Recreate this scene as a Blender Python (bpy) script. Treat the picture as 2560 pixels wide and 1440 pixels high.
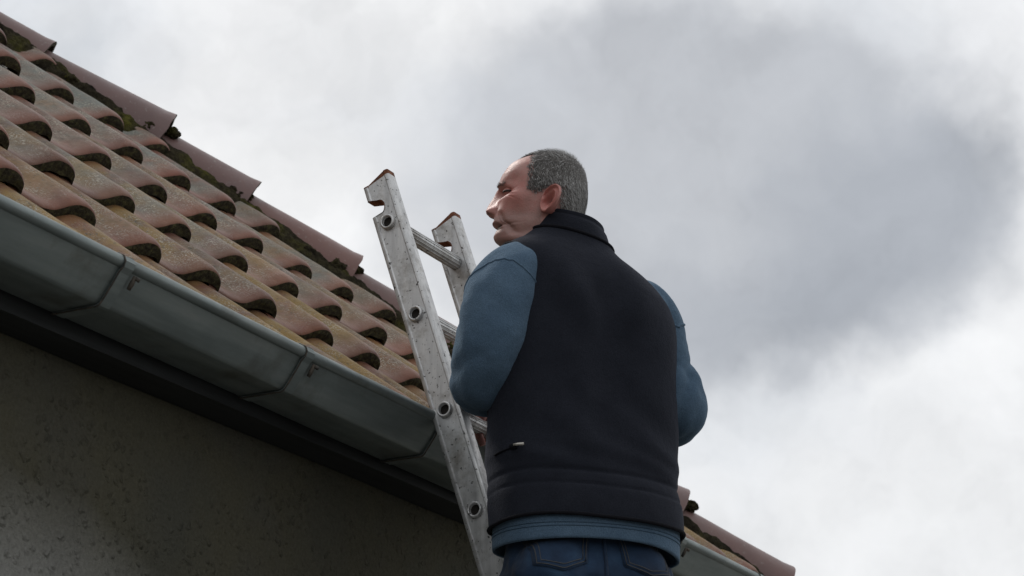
import bpy, bmesh, math, random
import numpy as np
from mathutils import Vector, Matrix, noise as mn

for o in list(bpy.data.objects):
    bpy.data.objects.remove(o, do_unlink=True)
SC = bpy.context.scene
COL = SC.collection
rad = math.radians
R = random.Random(7)

# ------------------------------------------------------------------ camera
EL, AZ = 18.9916, 28.0320                    # viewing direction: elevation, azimuth from +X
CAM = np.array([-3.2680, -2.8156, 1.6000])
cam_d = bpy.data.cameras.new("camera")
cam_d.sensor_width = 36.0
cam_d.lens = 81.182
cam_d.clip_start, cam_d.clip_end = 0.05, 3000.0
cam_d.dof.use_dof = True
cam_d.dof.focus_distance = 5.1
cam_d.dof.aperture_fstop = 9.0
cam = bpy.data.objects.new("camera", cam_d)
cam.location = CAM
cam.rotation_euler = (rad(90 + EL), 0, rad(AZ - 90))
COL.objects.link(cam)
SC.camera = cam

# ------------------------------------------------------------------ world: overcast sky with broken grey clouds
SUN_EL, SUN_AZ = 48.0, 74.0                  # veiled sun behind the house
world = bpy.data.worlds.new("World")
SC.world = world
world.use_nodes = True
wn, wl = world.node_tree.nodes, world.node_tree.links
wn.clear()


def N(tree, typ, **kw):
    n = tree.nodes.new(typ)
    for k, v in kw.items():
        setattr(n, k, v)
    return n


def lk(tree, a, b):
    tree.links.new(a, b)


def math_node(tree, op, a, b=None, c=None, clamp=False):
    n = tree.nodes.new("ShaderNodeMath")
    n.operation = op
    n.use_clamp = clamp
    for i, v in enumerate((a, b, c)):
        if v is None:
            continue
        if hasattr(v, "links") or hasattr(v, "is_linked"):
            tree.links.new(v, n.inputs[i])
        else:
            n.inputs[i].default_value = v
    return n.outputs[0]


def vmath(tree, op, a, b=None, scale=None):
    n = tree.nodes.new("ShaderNodeVectorMath")
    n.operation = op
    for i, v in enumerate((a, b)):
        if v is None:
            continue
        if hasattr(v, "is_linked"):
            tree.links.new(v, n.inputs[i])
        else:
            n.inputs[i].default_value = v
    if scale is not None:
        if hasattr(scale, "is_linked"):
            tree.links.new(scale, n.inputs["Scale"])
        else:
            n.inputs["Scale"].default_value = scale
    return n.outputs["Value"] if op in ("DOT_PRODUCT", "LENGTH", "DISTANCE") else n.outputs["Vector"]


def ramp(tree, fac, stops, interp="LINEAR"):
    n = tree.nodes.new("ShaderNodeValToRGB")
    cr = n.color_ramp
    cr.interpolation = interp
    while len(cr.elements) < len(stops):
        cr.elements.new(0.5)
    for e, (p, c) in zip(cr.elements, stops):
        e.position = p
        e.color = (c, c, c, 1) if isinstance(c, (int, float)) else (*c, 1)
    tree.links.new(fac, n.inputs[0])
    return n.outputs[0]


def noise_tex(tree, vec, scale, detail=4, rough=0.5, dist=0.0, lac=2.0, out=0):
    n = tree.nodes.new("ShaderNodeTexNoise")
    n.inputs["Scale"].default_value = scale
    n.inputs["Detail"].default_value = detail
    n.inputs["Roughness"].default_value = rough
    n.inputs["Distortion"].default_value = dist
    n.inputs["Lacunarity"].default_value = lac
    if vec is not None:
        tree.links.new(vec, n.inputs["Vector"])
    return n.outputs[out]


def mixc(tree, fac, a, b, mode="MIX"):
    n = tree.nodes.new("ShaderNodeMix")
    n.data_type = "RGBA"
    n.blend_type = mode
    for sock, v in ((n.inputs[0], fac), (n.inputs[6], a), (n.inputs[7], b)):
        if hasattr(v, "is_linked"):
            tree.links.new(v, sock)
        elif isinstance(v, (int, float)):
            sock.default_value = v
        else:
            sock.default_value = (*v, 1) if len(v) == 3 else v
    return n.outputs[2]


T = world.node_tree
tc = N(T, "ShaderNodeTexCoord")
D = tc.outputs["Generated"]
sky = N(T, "ShaderNodeTexSky", sky_type="NISHITA")
sky.sun_disc = False
sky.sun_elevation = rad(SUN_EL)
sky.sun_rotation = rad(90 - SUN_AZ)
sky.air_density, sky.dust_density, sky.ozone_density = 1.0, 3.0, 1.0
# slow warp of the direction so that cloud edges billow
w1 = noise_tex(T, D, 7.0, 3, 0.55, out=1)
w1 = vmath(T, "SUBTRACT", w1, (0.5, 0.5, 0.5))
w2 = noise_tex(T, D, 24.0, 4, 0.6, out=1)
w2 = vmath(T, "SUBTRACT", w2, (0.5, 0.5, 0.5))
DW = vmath(T, "ADD", D, vmath(T, "SCALE", w1, scale=0.10))
DW = vmath(T, "ADD", DW, vmath(T, "SCALE", w2, scale=0.042))


def sky_dir(az, el):
    return Vector((math.cos(rad(el)) * math.cos(rad(az)), math.cos(rad(el)) * math.sin(rad(az)), math.sin(rad(el))))


def cloud(az, el, half_w, half_h, soft0, soft1):
    """A cloud bank of the given angular half sizes (degrees) in the world's sky."""
    c = sky_dir(az, el)
    right = Vector((math.sin(rad(az)), -math.cos(rad(az)), 0))
    up = right.cross(c)
    q = vmath(T, "SUBTRACT", DW, tuple(c))
    x = math_node(T, "DIVIDE", vmath(T, "DOT_PRODUCT", q, tuple(right)), math.sin(rad(half_w)))
    y = math_node(T, "DIVIDE", vmath(T, "DOT_PRODUCT", q, tuple(up)), math.sin(rad(half_h)))
    r2 = math_node(T, "ADD", math_node(T, "MULTIPLY", x, x), math_node(T, "MULTIPLY", y, y))
    r = math_node(T, "SQRT", r2)
    m = N(T, "ShaderNodeMapRange", interpolation_type="SMOOTHSTEP")
    T.links.new(r, m.inputs[0])
    m.inputs[1].default_value, m.inputs[2].default_value = soft0, soft1
    m.inputs[3].default_value, m.inputs[4].default_value = 1.0, 0.0
    return m.outputs[0]


# cloud cover everywhere: light veil with soft grey patches
f1 = noise_tex(T, DW, 4.2, 4, 0.52)
veil = ramp(T, f1, [(0.30, (0.60, 0.63, 0.665)), (0.44, (0.74, 0.755, 0.775)), (0.54, (0.80, 0.805, 0.81)), (0.66, (0.85, 0.85, 0.85))])
f2 = noise_tex(T, DW, 3.1, 3, 0.5)
grey = ramp(T, f2, [(0.56, 0.0), (0.70, 0.75)])
cover = mixc(T, grey, veil, (0.52, 0.54, 0.57))
banks = [
    # az, el, half width, half height, soft0, soft1, strength, colour
    (36.0, 22.5, 5.0, 3.2, 0.2, 1.1, 0.80, (0.83, 0.83, 0.83)),
    (15.0, 12.5, 10.0, 4.6, 0.45, 1.15, 0.92, (0.775, 0.78, 0.785)),
    (22.8, 21.6, 8.8, 5.6, 0.62, 1.06, 0.94, (0.462, 0.478, 0.505)),
    (18.2, 20.6, 4.2, 4.0, 0.35, 1.10, 0.62, (0.325, 0.348, 0.385)),
    (21.5, 18.3, 4.5, 2.4, 0.2, 1.10, 0.50, (0.335, 0.358, 0.395)),
    (31.5, 23.2, 4.8, 1.8, 0.1, 1.2, 0.35, (0.580, 0.605, 0.640)),
    (14.6, 25.0, 3.3, 3.0, 0.25, 1.15, 0.85, (0.83, 0.835, 0.845)),
    (13.4, 21.0, 1.9, 3.6, 0.25, 1.15, 0.75, (0.80, 0.805, 0.815)),
    (35.0, 22.0, 3.6, 2.0, 0.1, 1.2, 0.55, (0.86, 0.86, 0.855)),
]
for az, el, hw, hh, s0, s1, k, colr in banks:
    m = cloud(az, el, hw, hh, s0, s1)
    cover = mixc(T, math_node(T, "MULTIPLY", m, k), cover, colr)
fine = noise_tex(T, DW, 13.0, 5, 0.6)
cover = mixc(T, 1.0, cover, ramp(T, fine, [(0.30, 0.87), (0.48, 0.98), (0.70, 1.08)]), "MULTIPLY")
tot = vmath(T, "SCALE", cover, scale=10.0)
tot = mixc(T, 0.93, sky.outputs[0], tot)
bg = N(T, "ShaderNodeBackground")
bg.inputs["Strength"].default_value = 0.1
T.links.new(tot, bg.inputs["Color"])
wo = N(T, "ShaderNodeOutputWorld")
T.links.new(bg.outputs[0], wo.inputs["Surface"])

sun_d = bpy.data.lights.new("sun", "SUN")
sun_d.energy = 1.5
sun_d.angle = rad(12)
sun_d.color = (1.0, 0.96, 0.90)
sun = bpy.data.objects.new("sun", sun_d)
sun.rotation_euler = (-sky_dir(SUN_AZ, SUN_EL)).to_track_quat("-Z", "Y").to_euler()
sun.location = (0, 0, 12)
COL.objects.link(sun)

vs = SC.view_settings
vs.view_transform = "Standard"
vs.look = "None"
vs.exposure = 0.20
vs.gamma = 1.0
vs.use_curve_mapping = False
SC.cycles.use_denoising = True
SC.cycles.max_bounces = 5
SC.cycles.diffuse_bounces = 3
SC.cycles.glossy_bounces = 2


# ------------------------------------------------------------------ helpers
def mesh_obj(name, verts, faces, mats=(), parent=None, smooth=True, fmats=None):
    me = bpy.data.meshes.new(name)
    me.from_pydata([tuple(map(float, v)) for v in verts], [], [tuple(f) for f in faces])
    me.update()
    return link(name, me, mats, parent, smooth, fmats)


def link(name, me, mats=(), parent=None, smooth=True, fmats=None):
    for m in mats if isinstance(mats, (list, tuple)) else (mats,):
        me.materials.append(m)
    if fmats is not None:
        me.polygons.foreach_set("material_index", np.asarray(fmats, dtype=np.int32))
    if smooth:
        me.polygons.foreach_set("use_smooth", np.ones(len(me.polygons), dtype=bool))
    o = bpy.data.objects.new(name, me)
    COL.objects.link(o)
    if parent is not None:
        o.parent = parent
    return o


def empty(name, loc=(0, 0, 0)):
    o = bpy.data.objects.new(name, None)
    o.location = loc
    o.empty_display_size = 0.2
    COL.objects.link(o)
    return o


def tag(o, label, cat, group=None):
    o["label"] = label
    o["category"] = cat
    if group:
        o["group"] = group


class MB:
    """Collects vertices and faces of one mesh."""

    def __init__(s):
        s.v, s.f, s.m = [], [], []

    def add(s, verts, faces, mat=0):
        b = len(s.v)
        s.v += [tuple(map(float, p)) for p in verts]
        s.f += [tuple(i + b for i in f) for f in faces]
        s.m += [mat] * len(faces)

    def grid(s, rows, close_u=False, mat=0, flip=False):
        """rows: list of equal-length point rows, skinned together."""
        n, k = len(rows), len(rows[0])
        fs = []
        for i in range(n - 1):
            for j in range(k if close_u else k - 1):
                a, b = i * k + j, i * k + (j + 1) % k
                q = (a, b, b + k, a + k)
                fs.append(q[::-1] if flip else q)
        s.add([p for r in rows for p in r], fs, mat)

    def box(s, lo, hi, mat=0):
        x0, y0, z0 = lo
        x1, y1, z1 = hi
        s.add([(x0, y0, z0), (x1, y0, z0), (x1, y1, z0), (x0, y1, z0), (x0, y0, z1), (x1, y0, z1), (x1, y1, z1), (x0, y1, z1)],
              [(0, 3, 2, 1), (4, 5, 6, 7), (0, 1, 5, 4), (1, 2, 6, 5), (2, 3, 7, 6), (3, 0, 4, 7)], mat)

    def tube(s, pts, rads, seg=12, cap=True, mat=0):
        pts = [Vector(p) for p in pts]
        if not hasattr(rads, "__len__"):
            rads = [rads] * len(pts)
        rows = []
        ref = None
        for i, p in enumerate(pts):
            d = (pts[min(i + 1, len(pts) - 1)] - pts[max(i - 1, 0)]).normalized()
            if ref is None:
                ref = Vector((0, 0, 1)) if abs(d.z) < 0.9 else Vector((1, 0, 0))
            ref = (ref - d * ref.dot(d)).normalized()
            sd = d.cross(ref)
            rows.append([p + (ref * math.cos(a) + sd * math.sin(a)) * rads[i] for a in [2 * math.pi * k / seg for k in range(seg)]])
        b = len(s.v)
        s.grid(rows, True, mat, flip=True)
        if cap:
            s.f.append(tuple(b + k for k in range(seg)))
            s.f.append(tuple(b + (len(pts) - 1) * seg + k for k in range(seg))[::-1])
            s.m += [mat, mat]

    def build(s, name, mats, parent=None, smooth=True):
        return mesh_obj(name, s.v, s.f, mats, parent, smooth, s.m)


def auto_smooth(o, ang=40):
    me = o.data
    bm = bmesh.new()
    bm.from_mesh(me)
    lim = rad(ang)
    for e in bm.edges:
        if len(e.link_faces) == 2:
            e.smooth = e.calc_face_angle(0) < lim
    bm.to_mesh(me)
    bm.free()


def pchip(x, xs, ys):
    """Monotone cubic interpolation."""
    xs, ys, x = np.asarray(xs, float), np.asarray(ys, float), np.asarray(x, float)
    h = np.diff(xs)
    d = np.diff(ys) / h
    m = np.zeros_like(ys)
    for i in range(1, len(xs) - 1):
        if d[i - 1] * d[i] > 0:
            w1_, w2_ = 2 * h[i] + h[i - 1], h[i] + 2 * h[i - 1]
            m[i] = (w1_ + w2_) / (w1_ / d[i - 1] + w2_ / d[i])
    m[0], m[-1] = d[0], d[-1]
    x = np.clip(x, xs[0], xs[-1])
    i = np.clip(np.searchsorted(xs, x) - 1, 0, len(h) - 1)
    t = (x - xs[i]) / h[i]
    return ((2 * t**3 - 3 * t**2 + 1) * ys[i] + (t**3 - 2 * t**2 + t) * h[i] * m[i]
            + (-2 * t**3 + 3 * t**2) * ys[i + 1] + (t**3 - t**2) * h[i] * m[i + 1])


def sstep(a, b, x):
    t = np.clip((x - a) / (b - a), 0, 1)
    return t * t * (3 - 2 * t)


def nz(p, s=1.0, o=0.0):
    return mn.noise(Vector((p[0] * s + o, p[1] * s + o * 1.7, p[2] * s - o)))


# ------------------------------------------------------------------ materials
def mat(name, rough=0.6, metal=0.0, spec=0.4):
    m = bpy.data.materials.new(name)
    m.use_nodes = True
    t = m.node_tree
    b = t.nodes["Principled BSDF"]
    b.inputs["Roughness"].default_value = rough
    b.inputs["Metallic"].default_value = metal
    b.inputs["Specular IOR Level"].default_value = spec
    return m, t, b


def obj_coord(t, rand=True):
    c = N(t, "ShaderNodeTexCoord")
    v = c.outputs["Object"]
    if rand:
        oi = N(t, "ShaderNodeObjectInfo")
        s = math_node(t, "MULTIPLY", oi.outputs["Random"], 37.0)
        cx = N(t, "ShaderNodeCombineXYZ")
        t.links.new(s, cx.inputs[0])
        t.links.new(s, cx.inputs[2])
        return v, vmath(t, "ADD", v, cx.outputs[0]), oi
    return v, v, None


def bump(t, b, h, strength=0.3, dist=0.01):
    n = N(t, "ShaderNodeBump")
    n.inputs["Strength"].default_value = strength
    n.inputs["Distance"].default_value = dist
    t.links.new(h, n.inputs["Height"])
    t.links.new(n.outputs[0], b.inputs["Normal"])
    return n


# clay roof tile: pink-brown engobe, grey lichen crust on the weathered middle, ochre film
M_TILE, t, b = mat("clay_tile", 0.50, 0, 0.24)
raw, v, oi = obj_coord(t)
sep = N(t, "ShaderNodeSeparateXYZ")
t.links.new(raw, sep.inputs[0])
big = noise_tex(t, v, 16, 5, 0.62)
attr = lambda nm: N(t, "ShaderNodeAttribute", attribute_type="OBJECT", attribute_name=nm).outputs["Fac"]
clay = ramp(t, big, [(0.3, (0.150, 0.064, 0.047)), (0.5, (0.210, 0.096, 0.072)), (0.72, (0.255, 0.135, 0.105))])
band = ramp(t, sep.outputs[1], [(0.010, 0.12), (0.075, 1.0), (0.240, 0.95), (0.325, 0.15)])   # exposed middle of the tile
band2 = ramp(t, sep.outputs[1], [(0.03, 0.15), (0.12, 1.0), (0.30, 1.0), (0.330, 0.5)])
oc = noise_tex(t, v, 9.5, 5, 0.6)
ochre = math_node(t, "MULTIPLY", math_node(t, "MULTIPLY", ramp(t, oc, [(0.36, 0.0), (0.52, 1.0)]), attr("ochre")), band2)

# dull weathered skin with mottling
weath = math_node(t, "MULTIPLY", band, ramp(t, noise_tex(t, v, 22, 6, 0.66), [(0.34, 0.25), (0.60, 0.9)]))
clay = mixc(t, weath, clay, ramp(t, noise_tex(t, v, 48, 5, 0.65), [(0.35, (0.120, 0.098, 0.080)), (0.62, (0.250, 0.205, 0.168))]))
clay = mixc(t, 1.0, clay, ramp(t, oi.outputs["Random"], [(0.0, (0.56, 0.52, 0.50)), (0.3, (1.02, 0.84, 0.74)), (0.55, (0.74, 0.76, 0.76)), (0.8, (1.08, 1.00, 0.90)), (1.0, (0.88, 0.70, 0.62))]), "MULTIPLY")
clay = mixc(t, math_node(t, "MULTIPLY", ochre, 0.85), clay, (0.235, 0.150, 0.042))
film = math_node(t, "MULTIPLY", math_node(t, "MULTIPLY", band, ramp(t, noise_tex(t, v, 13, 5, 0.62), [(0.36, 0.1), (0.60, 1.0)])), attr("film"), clamp=True)
c1 = mixc(t, film, clay, (0.150, 0.158, 0.140))
lic1 = ramp(t, noise_tex(t, v, 210, 5, 0.68), [(0.50, 0.0), (0.60, 0.9)])
lic2 = ramp(t, noise_tex(t, v, 17, 4, 0.6), [(0.40, 0.0), (0.58, 1.0)])
lk_ = math_node(t, "MULTIPLY", math_node(t, "MULTIPLY", lic1, lic2), band)
lk_ = math_node(t, "MULTIPLY", lk_, attr("lichen"), clamp=True)
c1 = mixc(t, lk_, c1, ramp(t, noise_tex(t, v, 30, 4, 0.6), [(0.35, (0.30, 0.275, 0.225)), (0.65, (0.46, 0.43, 0.36))]))
dsp = math_node(t, "MULTIPLY", ramp(t, noise_tex(t, v, 105, 4, 0.65), [(0.58, 0.0), (0.66, 0.8)]), band2)
c1 = mixc(t, dsp, c1, (0.060, 0.058, 0.048))
t.links.new(c1, b.inputs["Base Color"])
t.links.new(ramp(t, weath, [(0.0, 0.40), (0.6, 0.72)]), b.inputs["Roughness"])
hh = math_node(t, "ADD", math_node(t, "MULTIPLY", lk_, 0.6), math_node(t, "MULTIPLY", noise_tex(t, v, 150, 4, 0.65), math_node(t, "ADD", band, 0.25)))
bump(t, b, hh, 0.5, 0.0035)

# mossy, dirty tile noses
M_NOSE, t, b = mat("mossy_nose", 0.95, 0, 0.1)
raw, v, oi = obj_coord(t)
c1 = ramp(t, noise_tex(t, v, 75, 5, 0.70), [(0.32, (0.026, 0.023, 0.018)), (0.48, (0.052, 0.047, 0.033)), (0.60, (0.090, 0.086, 0.045)), (0.74, (0.16, 0.15, 0.065))])
t.links.new(c1, b.inputs["Base Color"])
bump(t, b, noise_tex(t, v, 110, 5, 0.7), 0.9, 0.008)

# smooth hip tiles
M_HIP, t, b = mat("hip_tile", 0.40, 0, 0.4)
raw, v, oi = obj_coord(t)
c1 = ramp(t, noise_tex(t, v, 5, 4, 0.55), [(0.3, (0.125, 0.058, 0.046)), (0.5, (0.170, 0.078, 0.062)), (0.7, (0.140, 0.084, 0.076))])
tint = math_node(t, "MULTIPLY", oi.outputs["Random"], 0.55)
c1 = mixc(t, tint, c1, (0.125, 0.096, 0.098))
sp = ramp(t, noise_tex(t, v, 70, 5, 0.7), [(0.60, 0.0), (0.72, 0.55)])
c1 = mixc(t, sp, c1, (0.30, 0.28, 0.25))
t.links.new(c1, b.inputs["Base Color"])
t.links.new(ramp(t, noise_tex(t, v, 18, 4, 0.6), [(0.3, 0.34), (0.7, 0.52)]), b.inputs["Roughness"])
bump(t, b, noise_tex(t, v, 45, 5, 0.6), 0.18, 0.004)

# moss and crumbling mortar
M_MOSS, t, b = mat("moss", 1.0, 0, 0.05)
raw, v, oi = obj_coord(t)
mo = noise_tex(t, v, 8, 5, 0.65)
c1 = ramp(t, mo, [(0.36, (0.020, 0.017, 0.012)), (0.50, (0.042, 0.036, 0.022)), (0.60, (0.060, 0.056, 0.020)), (0.72, (0.120, 0.112, 0.022))])
c1 = mixc(t, 1.0, c1, ramp(t, noise_tex(t, v, 90, 4, 0.7), [(0.3, 0.45), (0.7, 1.5)]), "MULTIPLY")
t.links.new(c1, b.inputs["Base Color"])
bump(t, b, noise_tex(t, v, 130, 5, 0.7), 1.0, 0.01)

# aged zinc
M_ZINC, t, b = mat("zinc", 0.42, 0.55, 0.5)
raw, v, oi = obj_coord(t)
mp = N(t, "ShaderNodeMapping")
mp.inputs["Scale"].default_value = (0.7, 6, 6)
t.links.new(v, mp.inputs[0])
st = noise_tex(t, mp.outputs[0], 4, 6, 0.6)
c1 = ramp(t, st, [(0.3, (0.140, 0.166, 0.163)), (0.55, (0.205, 0.236, 0.231)), (0.75, (0.265, 0.290, 0.280))])
gr = ramp(t, noise_tex(t, v, 6, 5, 0.65), [(0.55, 0.0), (0.72, 0.6)])
c1 = mixc(t, gr, c1, (0.085, 0.080, 0.062))
t.links.new(c1, b.inputs["Base Color"])
t.links.new(ramp(t, noise_tex(t, v, 14, 5, 0.6), [(0.3, 0.36), (0.7, 0.58)]), b.inputs["Roughness"])
bump(t, b, noise_tex(t, v, 25, 4, 0.6), 0.08, 0.004)

M_RUST, t, b = mat("rusty_iron", 0.8, 0.2, 0.3)
raw, v, oi = obj_coord(t)
c1 = ramp(t, noise_tex(t, v, 60, 5, 0.65), [(0.35, (0.045, 0.045, 0.042)), (0.6, (0.09, 0.075, 0.06)), (0.75, (0.16, 0.13, 0.11))])
t.links.new(c1, b.inputs["Base Color"])

# dark stained boards
M_BOARD, t, b = mat("dark_board", 0.55, 0, 0.35)
raw, v, oi = obj_coord(t)
mp = N(t, "ShaderNodeMapping")
mp.inputs["Scale"].default_value = (1, 22, 22)
t.links.new(v, mp.inputs[0])
c1 = ramp(t, noise_tex(t, mp.outputs[0], 3, 5, 0.6), [(0.3, (0.010, 0.011, 0.012)), (0.7, (0.026, 0.029, 0.031))])
t.links.new(c1, b.inputs["Base Color"])

# rough render, olive tones, fading to paler grey towards the lower left
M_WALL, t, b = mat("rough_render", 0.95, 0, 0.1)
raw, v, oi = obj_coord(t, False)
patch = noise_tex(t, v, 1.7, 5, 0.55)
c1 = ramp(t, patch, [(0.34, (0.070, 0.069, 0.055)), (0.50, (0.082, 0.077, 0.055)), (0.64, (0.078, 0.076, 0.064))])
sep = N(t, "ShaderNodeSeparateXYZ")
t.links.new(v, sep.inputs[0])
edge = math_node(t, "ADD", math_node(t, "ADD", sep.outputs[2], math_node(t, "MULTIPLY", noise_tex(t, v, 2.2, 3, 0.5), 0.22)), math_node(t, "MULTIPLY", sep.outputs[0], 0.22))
pale_low = ramp(t, math_node(t, "SUBTRACT", edge, 2.0), [(0.56, 1.0), (0.80, 0.0)])
c1 = mixc(t, pale_low, c1, (0.24, 0.24, 0.225))
grn = ramp(t, noise_tex(t, v, 130, 4, 0.7), [(0.3, 0.80), (0.7, 1.15)])
c1 = mixc(t, 1.0, c1, grn, "MULTIPLY")
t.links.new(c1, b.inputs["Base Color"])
vo = N(t, "ShaderNodeTexVoronoi", feature="F1")
vo.inputs["Scale"].default_value = 46
vo.inputs["Randomness"].default_value = 1.0
wv = vmath(t, "ADD", v, vmath(t, "SCALE", noise_tex(t, v, 30, 3, 0.6, out=1), scale=0.035))
t.links.new(wv, vo.inputs["Vector"])
crumb = math_node(t, "MULTIPLY", ramp(t, vo.outputs["Distance"], [(0.10, 1.0), (0.42, 0.0)]), ramp(t, noise_tex(t, v, 9, 4, 0.6), [(0.40, 0.0), (0.56, 1.0)]))
h2 = noise_tex(t, v, 120, 4, 0.7)
h3 = noise_tex(t, v, 40, 4, 0.6)
bump(t, b, math_node(t, "ADD", math_node(t, "MULTIPLY", crumb, 0.85), math_node(t, "ADD", math_node(t, "MULTIPLY", h2, 0.55), math_node(t, "MULTIPLY", h3, 0.5))), 0.8, 0.012)

# worn aluminium
M_ALU, t, b = mat("worn_aluminium", 0.45, 0.75, 0.5)
raw, v, oi = obj_coord(t)
mp = N(t, "ShaderNodeMapping")
mp.inputs["Scale"].default_value = (10, 10, 1.2)
t.links.new(v, mp.inputs[0])
c1 = ramp(t, noise_tex(t, mp.outputs[0], 5, 6, 0.65), [(0.3, (0.42, 0.425, 0.425)), (0.5, (0.56, 0.565, 0.565)), (0.7, (0.65, 0.65, 0.64))])
blot = ramp(t, noise_tex(t, v, 16, 6, 0.72), [(0.50, 0.0), (0.68, 0.65)])
c1 = mixc(t, blot, c1, (0.22, 0.20, 0.17))
spk = ramp(t, noise_tex(t, v, 95, 4, 0.62), [(0.615, 0.0), (0.66, 0.95)])
c1 = mixc(t, spk, c1, (0.030, 0.028, 0.026))
t.links.new(c1, b.inputs["Base Color"])
t.links.new(ramp(t, noise_tex(t, v, 30, 5, 0.6), [(0.3, 0.36), (0.7, 0.62)]), b.inputs["Roughness"])
bump(t, b, noise_tex(t, v, 60, 4, 0.6), 0.12, 0.003)

M_RUSTY, t, b = mat("brown_deposit", 0.9, 0, 0.2)
raw, v, oi = obj_coord(t)
c1 = ramp(t, noise_tex(t, v, 60, 5, 0.65), [(0.3, (0.06, 0.028, 0.018)), (0.55, (0.17, 0.070, 0.040)), (0.75, (0.27, 0.13, 0.075))])
t.links.new(c1, b.inputs["Base Color"])

M_BORE_SHADE, t, b = mat("bore_shade", 0.9, 0, 0.1)
b.inputs["Base Color"].default_value = (0.022, 0.020, 0.018, 1)
M_GRASS, t, b = mat("yard_gravel", 1.0, 0, 0.1)
raw, v, oi = obj_coord(t, False)
c1 = ramp(t, noise_tex(t, v, 3, 6, 0.7), [(0.3, (0.10, 0.098, 0.090)), (0.7, (0.17, 0.165, 0.152))])
t.links.new(c1, b.inputs["Base Color"])

# ------------------------------------------------------------------ setting: ground
g = mesh_obj("ground", [(-900, -900, 0), (900, -900, 0), (900, 900, 0), (-900, 900, 0)], [(0, 1, 2, 3)], M_GRASS)
g["kind"] = "structure"

# ------------------------------------------------------------------ house
ZE = 3.2569                    # height of the first nose line of the roof tiles
PT = 0.734772                  # roof pitch (42 degrees)
GAUGE = 0.34                   # batten gauge
TW = 0.22288                   # cover width of a tile
CP, SP = math.cos(PT), math.sin(PT)
HX0, HS = 3.03, 0.80           # hip line x = HX0 - HS * up-slope distance


def roof(x, up, h):
    return np.array([x, up * CP - h * SP, ZE + up * SP + h * CP])


house = empty("house")
tag(house, "house with moss-grown clay tile hip roof, zinc gutter and dark rough-rendered wall", "house")

WY, WT = -0.055, ZE - 0.338
XR = 3.12
mb = MB()
# front wall as a gently uneven sheet plus the three other walls
nxs, nzs = 90, 40
rows = []
for i in range(nzs + 1):
    z = WT * i / nzs
    rows.append([(-6 + (XR + 6) * j / nxs, WY - 0.006 * nz((-6 + (XR + 6) * j / nxs, 0, z), 2.3), z) for j in range(nxs + 1)])
mb.grid(rows)
mb.add([(XR, WY - .004, 0), (XR, 6.0, 0), (XR, 6.0, WT), (XR, WY - .004, WT), (-6, WY - .004, 0), (-6, 6, 0), (-6, 6, WT), (-6, WY - .004, WT)],
       [(0, 1, 2, 3), (5, 4, 7, 6), (1, 5, 6, 2)])
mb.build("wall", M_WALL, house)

# boxed eave: fascia board, soffit boards, small moulding
mb = MB()
mb.box((-6, -0.146, ZE - 0.338), (XR + 0.09, -0.122, ZE - 0.17))
mb.build("fascia_board", M_BOARD, house, smooth=False)
for i in range(1):
    mb = MB()
    mb.box((-6, -0.121, ZE - 0.337), (XR + 0.065, -0.02, ZE - 0.318))
    mb.build("soffit_board", M_BOARD, house, smooth=False)
# roof body under the tiles (both slopes that meet at the hip)
UPT = 4.2
rf = MB()
hx = lambda u: HX0 - HS * u
p = [roof(-6, -0.22, -0.075), roof(hx(-0.22) - .02, -0.22, -0.075), roof(hx(UPT), UPT, -0.075), roof(-6, UPT, -0.075)]
xe = hx(-0.22) - .02
back = p[2] + np.array([0, 2 * 2.0, 0])
q = [np.array([xe, 2 * p[2][1] - p[0][1], p[0][2]]), np.array([-6, 2 * p[2][1] - p[0][1], p[0][2]])]
rf.add([*p, *q], [(0, 1, 2, 3), (1, 4, 2), (4, 5, 3, 2), (0, 3, 5)])
roof_o = rf.build("roof", M_BOARD, house, smooth=False)


# ---- S-shaped clay tile
PU = [-0.250, -0.222, -0.190, -0.160, -0.128, -0.100, -0.080, -0.060, -0.040, -0.020, -0.008, 0.0, 0.0045, 0.0065]
PH = [-0.016, -0.0145, -0.0160, -0.0165, -0.0125, 0.0015, 0.0155, 0.0245, 0.0262, 0.0218, 0.0150, 0.0080, 0.0010, -0.0060]
TLEN = 0.375
DROP = 0.0360                  # each tile rides this much above the one below it


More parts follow.
